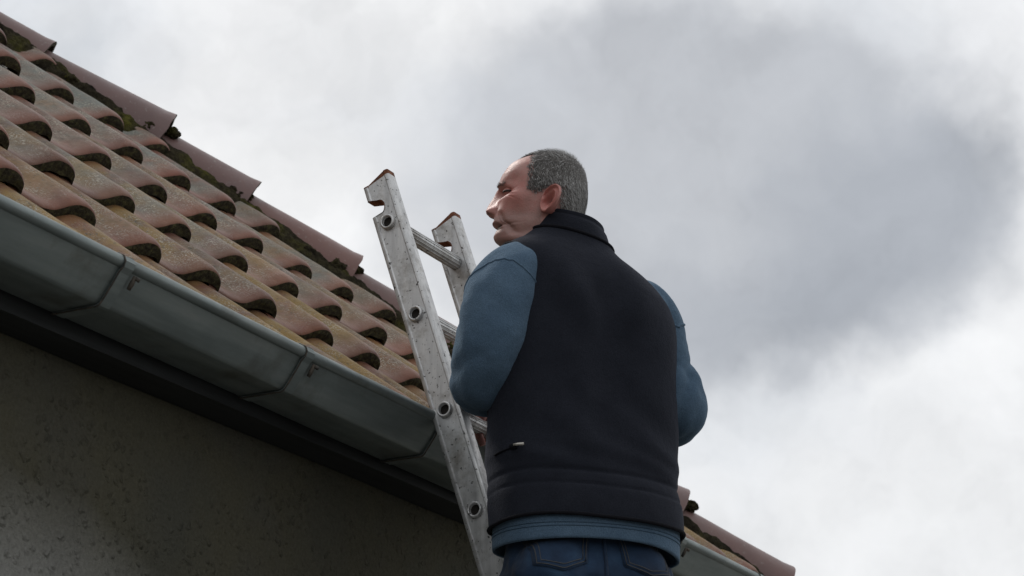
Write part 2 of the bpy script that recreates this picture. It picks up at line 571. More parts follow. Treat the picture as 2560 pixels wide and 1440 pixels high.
def tile_mesh(seed):
    rr = random.Random(seed)
    NU = 34
    us = np.linspace(-0.250, 0, NU)
    us = -0.25 + 0.2565 * (np.linspace(0, 1, NU) ** 0.72)
    vst = [0.0, 0.0015, 0.005, 0.011, 0.019, 0.030, 0.045, 0.08, 0.13, 0.19, 0.26, 0.33, TLEN]
    hp = pchip(us, PU, PH)
    warp = [rr.uniform(-1, 1) for _ in range(6)]
    thick = 0.0175 + 0.0125 * np.exp(-((us + 0.055) / 0.045) ** 2) - 0.009 * sstep(-0.03, 0.004, us)

    def edge_v(u):                     # slightly wavy nose line
        return 0.003 * math.sin(9 * u / 0.22 + warp[0] * 3) * 0.6 + 0.0015 * nz((u * 40, seed * 3.1, 0))

    def top(i, vv):
        u = us[i]
        h = hp[i] * (1.0 - 0.10 * vv / TLEN) - DROP * vv / GAUGE
        e = 0.030
        if vv < e:
            h -= 0.010 * (1 - math.sqrt(max(0, 1 - (1 - vv / e) ** 2)))
        h += 0.0012 * warp[1] * math.sin(vv * 14 + warp[2]) + 0.0012 * nz((u * 22, vv * 14, seed * 1.7))
        return (u + 0.002 * warp[3] * vv / TLEN, vv + edge_v(u) * max(0, 1 - vv / 0.12), h + DROP * 0)

    m = MB()
    rows = [[top(i, vv) for i in range(NU)] for vv in vst]
    m.grid(rows, mat=0)
    # nose face, lumpy with moss
    nose = []
    for k in range(5):
        f = k / 4
        r_ = []
        for i in range(NU):
            x, y, z = rows[0][i]
            lump = 0.006 * max(0, nz((us[i] * 55, f * 2.2, seed * 5.3 + 2))) + 0.004 * max(0, nz((us[i] * 120, f * 5, seed)))
            th = thick[i] + 0.004 * f * max(0, nz((us[i] * 45, 3.1, seed * 2.3)))
            r_.append((x, y - lump * math.sin(math.pi * min(1, f + 0.15)) + 0.002 * f, z - th * f))
        nose.append(r_)
    m.grid(nose, mat=1, flip=True)
    und = [nose[-1], [(x, y + 0.05, z - 0.002) for x, y, z in nose[-1]]]
    m.grid(und, mat=1, flip=True)
    # right-hand edge of the roll
    m.grid([[r_[-1] for r_ in rows], [(r_[-1][0] - 0.003, r_[-1][1] + 0.004, r_[-1][2] - 0.010) for r_ in rows]], mat=1, flip=True)
    return m


VAR = 7
tile_mbs = [tile_mesh(s) for s in range(VAR)]
tile_data = []
for s in range(VAR):
    me = bpy.data.meshes.new("roof_tile")
    me.from_pydata(tile_mbs[s].v, [], tile_mbs[s].f)
    me.polygons.foreach_set("material_index", np.asarray(tile_mbs[s].m, dtype=np.int32))
    me.polygons.foreach_set("use_smooth", np.ones(len(me.polygons), dtype=bool))
    me.materials.append(M_TILE)
    me.materials.append(M_NOSE)
    tile_data.append(me)

CUT = 2.93
for j in range(-1, 8):
    for k in range(-11, 15):
        x, up = k * TW, j * GAUGE
        lim = lambda uu: CUT - HS * uu
        if x - 0.24 > lim(up):
            continue
        s = R.randrange(VAR)
        me = tile_data[s]
        if x > lim(up + TLEN):                       # cut along the hip
            me = me.copy()
            bm = bmesh.new()
            bm.from_mesh(me)
            nrm = Vector((1, HS, 0)).normalized()
            bmesh.ops.bisect_plane(bm, geom=bm.verts[:] + bm.edges[:] + bm.faces[:], dist=1e-5,
                                   plane_co=(lim(up) - x, 0, 0), plane_no=nrm, clear_outer=True)
            bm.to_mesh(me)
            bm.free()
            if len(me.polygons) < 4:
                continue
        o = bpy.data.objects.new("roof_tile", me)
        COL.objects.link(o)
        o.parent = roof_o
        o.location = roof(x + R.uniform(-.004, .004), up + R.uniform(-.009, .009), R.uniform(-.002, .003))
        o.rotation_euler = (PT + R.uniform(-.012, .010), R.uniform(-.020, .020), R.uniform(-.016, .016))
        hipd = (lim(up) - x)
        grey = float(np.clip(0.10 + 0.24 * j - 0.04 * hipd + R.uniform(-.35, .35), 0, 1))
        o["film"] = 0.10 + 1.05 * grey
        o["ochre"] = float(np.clip(1.15 - 0.27 * (j + 1) + R.uniform(-.55, .35), 0, 1.1))
        o["lichen"] = R.uniform(0.75, 1.15)

# ---- hip tiles
hdir = Vector((-HS, CP, SP)).normalized()
alpha_up = (Vector((0, 0, 1)) - hdir * hdir.z).normalized()
hlat = hdir.cross(alpha_up)                # sideways


def hip_mesh(seed):
    NV, NA = 14, 30
    L = 0.47
    m = MB()
    out, inn = [], []
    for i in range(NV + 1):
        f = i / NV
        s_ = L * f
        r0 = 0.112 - 0.040 * f
        r0 += 0.004 * max(0, 1 - s_ / 0.03)          # slight lip at the nose
        ro, ri = [], []
        for k in range(NA + 1):
            a = rad(-112 + 224 * k / NA)
            rr_ = r0 + 0.0015 * nz((a * 2, s_ * 7, seed * 3.3))
            e = 0.004 * nz((a * 2.5, seed * 7.1, 0)) if i == 0 else 0
            ro.append((rr_ * math.sin(a), s_ + e, rr_ * math.cos(a)))
            rr_ -= 0.015
            ri.append((rr_ * math.sin(a), s_ + e, rr_ * math.cos(a)))
        out.append(ro)
        inn.append(ri)
    m.grid(out, mat=0, flip=True)
    m.grid(inn, mat=1)
    m.grid([inn[0], out[0]], mat=1, flip=True)
    m.grid([out[-1], inn[-1]], mat=0, flip=True)
    m.grid([[r_[0] for r_ in out], [r_[0] for r_ in inn]], mat=0)
    m.grid([[r_[-1] for r_ in out], [r_[-1] for r_ in inn]], mat=0, flip=True)
    return m


hip_rot = Matrix((hlat, hdir, alpha_up)).transposed()
if hip_rot.determinant() < 0:
    hlat = -hlat
    hip_rot = Matrix((hlat, hdir, alpha_up)).transposed()
NOSES = [(2.49, -0.02, 0), (2.15, -0.02, 0), (1.80, -0.020, 0.0), (1.475, 0.014, -0.035), (1.23, 0.0, 0.0), (0.935, 0.0, 0.0), (0.615, 0.0, 0.01), (0.30, 0.0, 0.0), (-0.02, 0.004, -0.01), (-0.335, 0, 0)]
for i, (up, lift, tilt) in enumerate(NOSES):
    m = hip_mesh(i)
    o = m.build("hip_tile", [M_HIP, M_NOSE], roof_o)
    loc = roof(HX0 - HS * up, up, -0.034 + lift)
    o.matrix_local = Matrix.Translation(loc) @ hip_rot.to_4x4() @ Matrix.Rotation(rad(-2.2) + tilt, 4, "X") @ Matrix.Rotation(R.uniform(-.03, .03), 4, "Z")

# ---- mortar and moss packed between the hip tiles and the cut tiles
def hip_strip(name, u0, u1, n, prof, amp, seed, mats):
    m = MB()
    rows = []
    for i in range(n + 1):
        up = u0 + (u1 - u0) * i / n
        r_ = []
        for (tt, h) in prof:
            x = HX0 - HS * up + tt
            pos = roof(x, up, h)
            d = amp * (nz((x * 1, up, h), 16, seed) + 0.6 * nz((x, up, h), 38, seed) + 0.35 * nz((x, up, h), 90, seed))
            pos = pos + np.array([-0.2 * d, -0.75 * d, 0.7 * d])
            r_.append(pos)
        rows.append(r_)
    m.grid(rows, flip=True)
    o = m.build(name, mats, roof_o)
    o["kind"] = "stuff"
    return o


prof = []
for i in range(27):
    f = i / 26
    prof.append((-0.27 + 0.17 * f, -0.050 + 0.068 * sstep(0.0, 0.85, f)))
prof += [(-0.09, 0.014), (-0.06, 0.0)]
hip_strip("moss", -0.36, 2.6, 900, prof, 0.0115, 3.3, M_MOSS)


def moss_clump(center, size, seed, parent=roof_o, squash=(1, 1, 1)):
    m = MB()
    NA, NB = 36, 20
    rows = []
    for i in range(NB + 1):
        th = math.pi * i / NB
        r_ = []
        for k in range(NA):
            ph = 2 * math.pi * k / NA
            d = Vector((math.sin(th) * math.cos(ph), math.sin(th) * math.sin(ph), math.cos(th)))
            rr_ = size * (1 + 0.45 * nz(d, 2.2, seed) + 0.22 * nz(d, 5.5, seed) + 0.14 * nz(d, 13, seed))
            r_.append((d.x * rr_ * squash[0], d.y * rr_ * squash[1], d.z * rr_ * squash[2]))
        rows.append(r_)
    m.grid(rows, True, flip=False)
    o = m.build("moss", M_MOSS, parent)
    o.location = center
    o["kind"] = "stuff"
    return o


for i, (up, dx, h, s_) in enumerate([(1.475, -0.085, 0.022, 0.034), (1.455, -0.03, 0.045, 0.030), (1.23, -0.09, 0.008, 0.040), (1.225, -0.05, 0.020, 0.036), (0.935, -0.095, 0.010, 0.042),
                                     (0.925, -0.035, 0.030, 0.034), (0.99, -0.135, -0.004, 0.036), (-0.03, -0.055, 0.036, 0.036), (-0.04, -0.015, 0.050, 0.030), (-0.02, -0.09, 0.010, 0.040),
                                     (1.79, -0.10, -0.002, 0.030), (1.66, -0.13, -0.002, 0.034), (1.40, -0.14, -0.008, 0.036), (0.3, -0.08, 0.012, 0.04), (0.62, -0.08, 0.012, 0.04)]):
    moss_clump(roof(HX0 - HS * up + dx, up - 0.012, h), s_ * 0.72, i * 2.7 + 0.3, squash=(1, 0.9, 0.8))

# ---- gutter
GS = -0.0070                                 # fall per metre


def gz(x):
    return ZE + GS * (x + 0.1)


GP = [(-0.3105, -0.2440), (-0.3060, -0.2500), (-0.2935, -0.2690), (-0.2800, -0.2880), (-0.2685, -0.3030), (-0.2640, -0.3075), (-0.2580, -0.3092), (-0.2100, -0.3092), (-0.1600, -0.3092), (-0.1530, -0.3060), (-0.1500, -0.3000), (-0.1480, -0.1900)]
GX0, GX1 = -6.0, 3.46
gut = MB()
xs = np.linspace(GX0, GX1, 130)
rows = [[(x, y + 0.0016 * nz((x, y, z), 2.2, 4), gz(x) + z + 0.0018 * nz((x, y, z), 1.9)) for (y, z) in GP] for x in xs]
gut.grid(rows, flip=True)
gut.grid([[(x, y + 0.0015, z + 0.002) for x, y, z in r_] for r_ in rows])
gutter = gut.build("gutter", M_ZINC, house)
bd = MB()
bd.tube([(x, -0.3085 + 0.0012 * nz((x, 1, 2), 2), gz(x) - 0.2335 + 0.0015 * nz((x, 3, 2), 1.9)) for x in xs], 0.0125, 20)
bd.build("rolled_edge", M_ZINC, gutter)
for i, x in enumerate([-3.07, -2.47, -1.87, -1.27, -0.67, -0.075, 0.535, 1.105, 1.74, 2.42, 2.98]):
    m = MB()
    path = [(-0.2960, -0.2190), (-0.3090, -0.2190), (-0.3205, -0.2250), (-0.3245, -0.2350), (-0.3200, -0.2455)] + [(y - 0.0045, z - 0.0045) for (y, z) in GP[1:10]]
    wdt = 0.028
    r1 = [[(x - wdt / 2, y, gz(x) + z), (x + wdt / 2, y, gz(x) + z)] for y, z in path]
    m.grid(r1)
    r0_ = [[(x - wdt / 2, y + 0.004, gz(x) + z + 0.004), (x - wdt / 2, y, gz(x) + z)] for y, z in path]
    m.grid(r0_)
    r0_ = [[(x + wdt / 2, y, gz(x) + z), (x + wdt / 2, y + 0.004, gz(x) + z + 0.004)] for y, z in path]
    m.grid(r0_)
    br = m.build("gutter_bracket", M_ZINC, gutter, smooth=False)
    m = MB()
    m.tube([(x - wdt / 2 - 0.0008, y + 0.001, gz(x) + z) for y, z in path[1:]], 0.0018, 6)  # thin dark tube drawn as the shadow along the strap's edge
    m.build("strap_shadow_line", M_RUST, gutter)
    m = MB()
    cl = [(-0.3085, -0.2520), (-0.3010, -0.2660), (-0.2940, -0.2760)]
    m.tube([(x + 0.026, y - 0.007, gz(x) + z) for y, z in cl], [0.0035, 0.005, 0.004], 8)
    m.tube([(x + 0.026, -0.3160, gz(x) - 0.2560), (x + 0.034, -0.3190, gz(x) - 0.2590)], 0.004, 8)
    m.build("bracket_clip", M_RUST, gutter)

# ------------------------------------------------------------------ ladder
LX0, LX1 = 1.052, 1.4095                     # outer faces of the two rails
LW = 0.037                                   # rail width
la = rad(108.35)                             # lean, measured in the y-z plane
ld = np.array([0, math.cos(la - math.pi) * -1, math.sin(la)])
ld = np.array([0.0, -math.cos(la), math.sin(la)])       # up along the rail, towards the house
ln = np.array([0.0, -ld[2], ld[1]])                     # outwards, away from the house
hole0 = np.array([0.0, -0.1875, ZE + 0.2436])           # centre line at the top rung
L_TOT = hole0[2] / ld[2]
ladder = empty("ladder", (0.5 * (LX0 + LX1), hole0[1] - ld[1] * L_TOT, 0.0))
tag(ladder, "worn aluminium ladder leaning on the zinc gutter in front of the man", "ladder")
LB = np.array(ladder.location)


def lad(x, s, d):
    """point at x, distance s below the top rung along the rail, d outwards"""
    q = hole0 - ld * s + ln * d
    return np.array([x, q[1], q[2]]) - LB


HD = 0.037
TOPS = -0.131                                 # rail end above the top rung


def notch(s_):
    """how far the back edge is cut in by the hook notch"""
    if s_ < -0.076 or s_ > -0.030:
        return 0.0
    if s_ < -0.066:
        return 0.024 * (s_ + 0.076) / 0.010
    c_ = (s_ + 0.049) / 0.019
    return 0.020 + 0.018 * math.sqrt(max(0, 1 - c_ * c_)) if abs(c_) < 1 else 0.0


def rail(x0, x1):
    """hollow-looking box rail, recessed web, hook notch in its back edge, end closed with deposit"""
    bottom = L_TOT - 0.01
    st = [TOPS, TOPS + 0.012, -0.095, -0.0765] + list(np.linspace(-0.076, -0.030, 30)) + [-0.0295, 0.0, 0.1] + list(np.linspace(0.25, bottom, 14))
    cr = 0.0045
    rows, cut = [], []
    dv = 1 if x1 > x0 else -1

    def end_curve(d):
        f = (d + HD) / (2 * HD)
        return TOPS + 0.016 - 0.010 * f - 0.040 * f * f + 0.028 * f ** 3 + 0.006 * math.sin(math.pi * f)

    for s_ in st:
        nt = notch(s_)
        lo, hi = -HD + nt, HD
        sec = [(x0, lo + cr), (x0, max(lo + cr, -HD + 0.010)), (x0 + dv * 0.0022, max(lo + cr + .001, -HD + 0.0125)), (x0 + dv * 0.0022, hi - 0.0125), (x0, hi - 0.010), (x0, hi - cr), (x0 + dv * 0.0015, hi - 0.0013), (x0 + dv * cr, hi),
               (x1 - dv * cr, hi), (x1 - dv * 0.0015, hi - 0.0013), (x1, hi - cr), (x1, lo + cr), (x1 - dv * 0.0015, lo + 0.0013), (x1 - dv * cr, lo), (x0 + dv * cr, lo), (x0 + dv * 0.0015, lo + 0.0013)]
        rows.append([lad(x, max(s_, end_curve(d) + (0.0 if not rows else 0.0008 + 0.005 * max(0, 0.35 + nz((d * 150, x * 60, 1)))) * (len(rows) < 3)), d) for x, d in sec])
        cut.append(nt > 0)
    m = MB()
    n = len(rows[0])
    for i in range(len(rows) - 1):
        for k in range(n):
            k2 = (k + 1) % n
            m.add([rows[i][k], rows[i][k2], rows[i + 1][k2], rows[i + 1][k]], [(0, 1, 2, 3)], 1 if i == 0 or ((cut[i] or cut[i + 1]) and k in (11, 12, 13, 14, 15)) else 0)
    # end: rim and crumbly brown filling a little below it
    cx = 0.5 * (x0 + x1)
    inner = []
    for q in rows[0]:
        loc = np.array([cx - LB[0], q[1], q[2]])
        mid = np.mean([rr_ for rr_ in rows[0]], axis=0)
        inner.append(mid + (q - mid) * 0.88)
    deep = [q - ld * 0.006 for q in inner]
    for k in range(n):
        k2 = (k + 1) % n
        m.add([rows[0][k2], rows[0][k], inner[k], inner[k2]], [(0, 1, 2, 3)], 1)
        m.add([inner[k2], inner[k], deep[k], deep[k2]], [(0, 1, 2, 3)], 1)
    m.add(deep, [tuple(range(n))], 1)
    m.add(rows[-1], [tuple(range(n))], 0)
    bm = bmesh.new()
    o = m.build("rail", [M_ALU, M_RUSTY], ladder)
    bm.from_mesh(o.data)
    bmesh.ops.remove_doubles(bm, verts=bm.verts[:], dist=1e-5)
    bmesh.ops.recalc_face_normals(bm, faces=bm.faces[:])
    bm.to_mesh(o.data)
    bm.free()
    auto_smooth(o, 28)
    return o


rail(LX0, LX0 + LW)
rail(LX1 - LW, LX1)

RS = 0.2510
nr = int(L_TOT / RS)
for i in range(nr + 1):
    s = i * RS
    c = lad(0, s, 0)
    m = MB()
    m.tube([(LX0 + LW - LB[0] - .001, c[1], c[2]), (LX1 - LW - LB[0] + .001, c[1], c[2])], 0.0165, 24, cap=False)
    # ribbed tread
    for a in range(0, 360, 24):
        q = (math.cos(rad(a)) * 0.0168, math.sin(rad(a)) * 0.0168)
        m.tube([(LX0 + LW - LB[0], c[1] + q[0], c[2] + q[1]), (LX1 - LW - LB[0], c[1] + q[0], c[2] + q[1])], 0.0013, 6, cap=False)
    rg = m.build("rung", M_ALU, ladder)
    for xo, sgn in ((LX0, -1), (LX1, 1)):
        # flared tube end standing proud of the rail, dark disc painted as the bore's shade
        mm = MB()
        ring = []
        for (rr_, off) in ((0.0190, -0.003), (0.0190, 0.0035), (0.0178, 0.0065), (0.0155, 0.0075), (0.0135, 0.0070), (0.0125, 0.0045), (0.0122, -0.0015)):
            ring.append([(xo - LB[0] + sgn * off, c[1] + math.cos(a) * rr_, c[2] + math.sin(a) * rr_) for a in np.linspace(0, 2 * math.pi, 28, endpoint=False)])
        mm.grid(ring, True, 0, flip=(sgn > 0))
        b0 = len(mm.v) - 28
        mm.f.append(tuple(range(b0, b0 + 28)) if sgn < 0 else tuple(range(b0, b0 + 28))[::-1])
        mm.m.append(1)
        mm.build("rung_end", [M_ALU, M_BORE_SHADE], rg)
# ------------------------------------------------------------------ person on the ladder
RT = np.array([0.46997, -0.88268, 0.0])      # figure sheet axes: across, up, away
FH = np.array([0.88268, 0.46997, 0.0])
ZZ = np.array([0.0, 0.0, 1.0])
OM = np.array([1.070, -0.6747, 2.6519])      # between the hip joints
TURN = rad(22)                               # torso turned towards the roof
FB = -math.sin(TURN) * RT + math.cos(TURN) * FH     # chest direction
RB = math.cos(TURN) * RT + math.sin(TURN) * FH      # towards his right


def P(a, b_, c):
    return OM + a * RT + b_ * ZZ + c * FH


# ---- cloth and skin materials
def fleece(name, lo, hi, sheen, sheen_col, bs=0.5, scale=420):
    m, t, b = mat(name, 0.95, 0, 0.1)
    raw, v, oi = obj_coord(t, False)
    c1 = ramp(t, noise_tex(t, v, 14, 5, 0.6), [(0.3, lo), (0.7, hi)])
    pil = ramp(t, noise_tex(t, v, scale, 3, 0.7), [(0.32, 0.72), (0.68, 1.25)])
    c1 = mixc(t, 1.0, c1, pil, "MULTIPLY")
    t.links.new(c1, b.inputs["Base Color"])
    b.inputs["Sheen Weight"].default_value = sheen
    b.inputs["Sheen Roughness"].default_value = 0.45
    b.inputs["Sheen Tint"].default_value = (*sheen_col, 1)
    hgt = math_node(t, "ADD", noise_tex(t, v, scale * 0.7, 4, 0.7), math_node(t, "MULTIPLY", noise_tex(t, v, 60, 4, 0.6), 1.2))
    bump(t, b, hgt, bs, 0.004)
    return m


M_FLEECE = fleece("blue_fleece", (0.058, 0.097, 0.146), (0.080, 0.127, 0.183), 0.36, (0.45, 0.6, 0.75))
M_VEST = fleece("black_fleece", (0.0120, 0.0136, 0.0195), (0.0172, 0.0194, 0.0268), 0.24, (0.30, 0.32, 0.40), 0.35)
M_SEAM = fleece("dark_seam", (0.006, 0.0065, 0.009), (0.009, 0.009, 0.012), 0.05, (0.3, 0.3, 0.36))
M_STITCH = fleece("blue_stitch", (0.030, 0.056, 0.088), (0.045, 0.075, 0.110), 0.2, (0.45, 0.6, 0.75))

M_DENIM, t, b = mat("denim", 0.85, 0, 0.2)
raw, v, oi = obj_coord(t, False)
c1 = ramp(t, noise_tex(t, v, 9, 5, 0.6), [(0.35, (0.008, 0.016, 0.034)), (0.55, (0.015, 0.034, 0.070)), (0.72, (0.028, 0.062, 0.115))])
tw = N(t, "ShaderNodeTexWave", wave_type="BANDS", bands_direction="DIAGONAL")
tw.inputs["Scale"].default_value = 210
t.links.new(v, tw.inputs[0])
c1 = mixc(t, 0.35, c1, ramp(t, tw.outputs[1], [(0.2, 0.6), (0.8, 1.5)]), "MULTIPLY")
t.links.new(c1, b.inputs["Base Color"])
b.inputs["Sheen Weight"].default_value = 0.1
bump(t, b, noise_tex(t, v, 240, 3, 0.6), 0.3, 0.002)
M_THREAD, t, b = mat("jeans_thread", 0.8)
b.inputs["Base Color"].default_value = (0.060, 0.060, 0.060, 1)

M_SKIN, t, b = mat("skin", 0.43, 0, 0.5)
raw, v, oi = obj_coord(t, False)
red = N(t, "ShaderNodeAttribute", attribute_name="red").outputs["Fac"]
stub = N(t, "ShaderNodeAttribute", attribute_name="stub").outputs["Fac"]
dark = N(t, "ShaderNodeAttribute", attribute_name="dark").outputs["Fac"]
c1 = ramp(t, noise_tex(t, v, 40, 5, 0.6), [(0.3, (0.33, 0.165, 0.142)), (0.7, (0.47, 0.272, 0.236))])
blot = ramp(t, noise_tex(t, v, 80, 5, 0.66), [(0.38, 0.0), (0.62, 0.60)])
c1 = mixc(t, blot, c1, (0.37, 0.135, 0.115))
c1 = mixc(t, red, c1, (0.50, 0.155, 0.130))
frk = ramp(t, noise_tex(t, v, 230, 2, 0.5), [(0.66, 0.0), (0.74, 0.35)])
c1 = mixc(t, frk, c1, (0.20, 0.095, 0.065))
st = math_node(t, "MULTIPLY", stub, ramp(t, noise_tex(t, v, 500, 3, 0.7), [(0.3, 0.25), (0.6, 0.8)]))
c1 = mixc(t, st, c1, (0.24, 0.155, 0.135))
c1 = mixc(t, dark, c1, (0.045, 0.022, 0.018))
t.links.new(c1, b.inputs["Base Color"])
b.inputs["Subsurface Weight"].default_value = 0.05
b.inputs["Subsurface Radius"].default_value = (0.01, 0.004, 0.002)
b.inputs["Subsurface Scale"].default_value = 0.6
bump(t, b, math_node(t, "ADD", noise_tex(t, v, 300, 4, 0.65), noise_tex(t, v, 70, 4, 0.6)), 0.32, 0.003)

M_HAIR, t, b = mat("grey_hair", 0.55, 0, 0.35)
at_ = N(t, "ShaderNodeAttribute", attribute_name="tone").outputs["Fac"]
c1 = ramp(t, at_, [(0.0, (0.022, 0.019, 0.017)), (0.45, (0.085, 0.078, 0.072)), (0.75, (0.26, 0.25, 0.24)), (1.0, (0.52, 0.52, 0.51))])
t.links.new(c1, b.inputs["Base Color"])
M_EYE, t, b = mat("eye_white", 0.2)
b.inputs["Base Color"].default_value = (0.10, 0.08, 0.07, 1)
M_IRIS, t, b = mat("iris", 0.15)
b.inputs["Base Color"].default_value = (0.03, 0.025, 0.02, 1)
M_TEETH, t, b = mat("teeth", 0.3)
b.inputs["Base Color"].default_value = (0.42, 0.40, 0.34, 1)
M_BOOT, t, b = mat("boot_leather", 0.6)
b.inputs["Base Color"].default_value = (0.03, 0.024, 0.02, 1)
M_ZIP, t, b = mat("zip_metal", 0.4, 0.6)
b.inputs["Base Color"].default_value = (0.42, 0.40, 0.36, 1)

person = empty("person", tuple(P(0, 0, 0) * np.array([1, 1, 0])))
tag(person, "person with short grey hair in black fleece vest and blue sweater standing on the ladder", "person")
PL = np.array(person.location)


def pobj(mbuild, name, mats, smooth=True, parent=None):
    """mesh in world coordinates, hung under the person"""
    o = mbuild.build(name, mats, parent or person, smooth)
    if parent is None:
        o.location = -PL
    return o


# ---- torso shape (b, a0, W, D)
BUST = np.array([
    [-0.02, 0.008, 0.182, 0.128], [0.02, 0.010, 0.201, 0.140], [0.065, 0.010, 0.203, 0.140], [0.11, 0.008, 0.204, 0.137], [0.150, 0.004, 0.199, 0.131],
    [0.20, 0.003, 0.204, 0.132], [0.27, 0.003, 0.203, 0.130], [0.36, 0.006, 0.202, 0.127], [0.45, 0.008, 0.203, 0.123], [0.54, 0.008, 0.202, 0.118],
    [0.595, 0.006, 0.196, 0.110], [0.628, 0.000, 0.184, 0.101], [0.653, -0.006, 0.165, 0.091], [0.674, -0.012, 0.138, 0.081], [0.692, -0.017, 0.110, 0.073],
    [0.712, -0.020, 0.090, 0.067], [0.742, -0.020, 0.075, 0.063], [0.80, -0.022, 0.066, 0.060]])

_bc = {}


def bust(b_, th, off=0.0):
    if b_ not in _bc:
        _bc[b_] = [float(pchip(b_, BUST[:, 0], BUST[:, i])) for i in (1, 2, 3)] + [0.185 * float(sstep(0.42, 0.66, b_))]
    a0, W, D, tilt = _bc[b_]
    W, D = W + off, D + off
    n = 2.35
    cs, sn = math.cos(th), math.sin(th)
    r = W * math.copysign(abs(cs) ** (2 / n), cs)
    d = D * math.copysign(abs(sn) ** (2 / n), sn)
    if d < 0:                                       # back: shoulder blades and spine hollow
        k = abs(d) / D
        d -= 0.010 * k * math.exp(-((abs(r) - 0.085) / 0.05) ** 2) * math.exp(-((b_ - 0.55) / 0.10) ** 2)
        d += 0.012 * k * math.exp(-(r / 0.05) ** 2) * math.exp(-((b_ - 0.38) / 0.16) ** 2)
        d -= 0.012 * k * math.exp(-((b_ - 0.10) / 0.07) ** 2) * 0.5
    q = OM + a0 * RT + r * RB + d * FB
    q = q + ZZ * (b_ - tilt * r) - FH * 0.0
    return q, r, d


def bust_rows(b0, b1, nb, nt, off, wr=None):
    rows = []
    for i in range(nb + 1):
        b_ = b0 + (b1 - b0) * i / nb
        r_ = []
        for k in range(nt):
            th = 2 * math.pi * k / nt
            q, r, d = bust(b_, th, off)
            if wr:
                q = q + wr(b_, th, r, d)
            r_.append(q)
        rows.append(r_)
    return rows


# sweater body: only its hem, shoulders and neck show
def hem_wr(b_, th, r, d):
    f = max(0.0, 1 - (b_ - 0.005) / 0.06)
    out = 0.0025 * math.sin(th * 5 + 1) * f + 0.002 * nz((r * 9, d * 9, b_ * 4), 1, 2)
    lip = -0.004 * math.exp(-((b_ - 0.043) / 0.004) ** 2) - 0.004 * math.exp(-((b_ - 0.036) / 0.004) ** 2) * 0
    n_ = (RB * math.cos(th) * 0.6 + FB * math.sin(th))
    drop = -0.016 * max(0, r / 0.21) ** 2 * f
    return n_ * (out + 0.004 * f) + ZZ * (drop + 0.003 * math.sin(th * 3) * f)


m = MB()
m.grid(bust_rows(0.012, 0.708, 120, 96, 0.001, hem_wr), True)
sweater = pobj(m, "sweater", [M_FLEECE])
so = sweater.modifiers.new("cloth", "SOLIDIFY")
so.thickness = 0.005
so.offset = -1
# double row of hem stitching
for bb in (0.0385, 0.0455):
    m = MB()
    pts = []
    for k in range(161):
        th = 2 * math.pi * k / 160
        q, r, d = bust(bb, th, 0.0012)
        pts.append(q + hem_wr(bb, th, r, d))
    m.tube(pts, 0.0011, 6, cap=False)
    o = m.build("hem_stitching", M_STITCH, sweater)


# ---- sleeves
def sleeve(path, seed, folds):
    """path rows: a, b, c, radius"""
    K = np.array(path)
    tt = np.concatenate([[0], np.cumsum(np.linalg.norm(np.diff(K[:, :3], axis=0), axis=1))])
    NS, NA = 130, 56
    s = np.linspace(0, tt[-1], NS)
    C = np.stack([pchip(s, tt, K[:, i]) for i in range(4)], 1)
    for _ in range(3):
        C[1:-1] = 0.25 * C[:-2] + 0.5 * C[1:-1] + 0.25 * C[2:]
    pts = [Vector(P(*c[:3])) for c in C]
    rows, ref = [], Vector(RT)
    for i, p_ in enumerate(pts):
        d = (pts[min(i + 1, NS - 1)] - pts[max(i - 1, 0)]).normalized()
        ref = (ref - d * ref.dot(d)).normalized()
        sd = d.cross(ref)
        r_ = []
        for k in range(NA):
            a = 2 * math.pi * k / NA
            dirv = ref * math.cos(a) + sd * math.sin(a)
            rr_ = C[i, 3]
            for (s0, wd, amp, a0, aw, slope) in folds:      # crease: place, width, depth, direction, spread, slant
                da = (a - a0 + math.pi) % (2 * math.pi) - math.pi
                rr_ -= amp * math.exp(-((s[i] - s0 - slope * da) / wd) ** 2) * math.exp(-(da / aw) ** 2)
            q = p_ + dirv * rr_
            rr_ += 0.0065 * nz(q, 8, seed) + 0.0035 * nz(q, 20, seed) + 0.0012 * nz(q, 50, seed)
            r_.append(p_ + dirv * rr_)
        rows.append(r_)
    m = MB()
    m.grid(rows, True, flip=True)
    return m, rows


L_PATH = [(-0.085, 0.612, -0.040, 0.062), (-0.124, 0.618, -0.066, 0.071), (-0.154, 0.592, -0.090, 0.0790), (-0.178, 0.540, -0.106, 0.0835), (-0.190, 0.470, -0.106, 0.0825),
          (-0.202, 0.418, -0.092, 0.077), (-0.214, 0.385, -0.058, 0.071), (-0.217, 0.385, 0.000, 0.066), (-0.214, 0.408, 0.07, 0.061), (-0.204, 0.432, 0.15, 0.054), (-0.194, 0.437, 0.235, 0.045)]
m, lrows = sleeve(L_PATH, 1.3, [(0.385, 0.016, 0.010, 0.3, 0.9, 0.03), (0.345, 0.014, 0.006, 0.5, 0.8, -0.03), (0.335, 0.012, 0.006, 3.2, 0.8, 0.03), (0.43, 0.013, 0.008, 3.0, 0.9, 0.02),
                               (0.22, 0.02, 0.004, 2.6, 0.7, 0.05), (0.15, 0.02, 0.004, 0.8, 0.7, -0.06), (0.46, 0.014, 0.006, 0.4, 1.0, 0.02),
                               (0.30, 0.016, 0.006, 1.3, 0.9, 0.05), (0.355, 0.013, 0.009, 1.8, 1.0, -0.04), (0.395, 0.012, 0.008, 1.4, 1.1, 0.03), (0.12, 0.028, 0.005, 1.2, 0.8, 0.09), (0.20, 0.03, 0.005, 1.9, 0.6, -0.10)])
sl = pobj(m, "sleeve", [M_FLEECE])
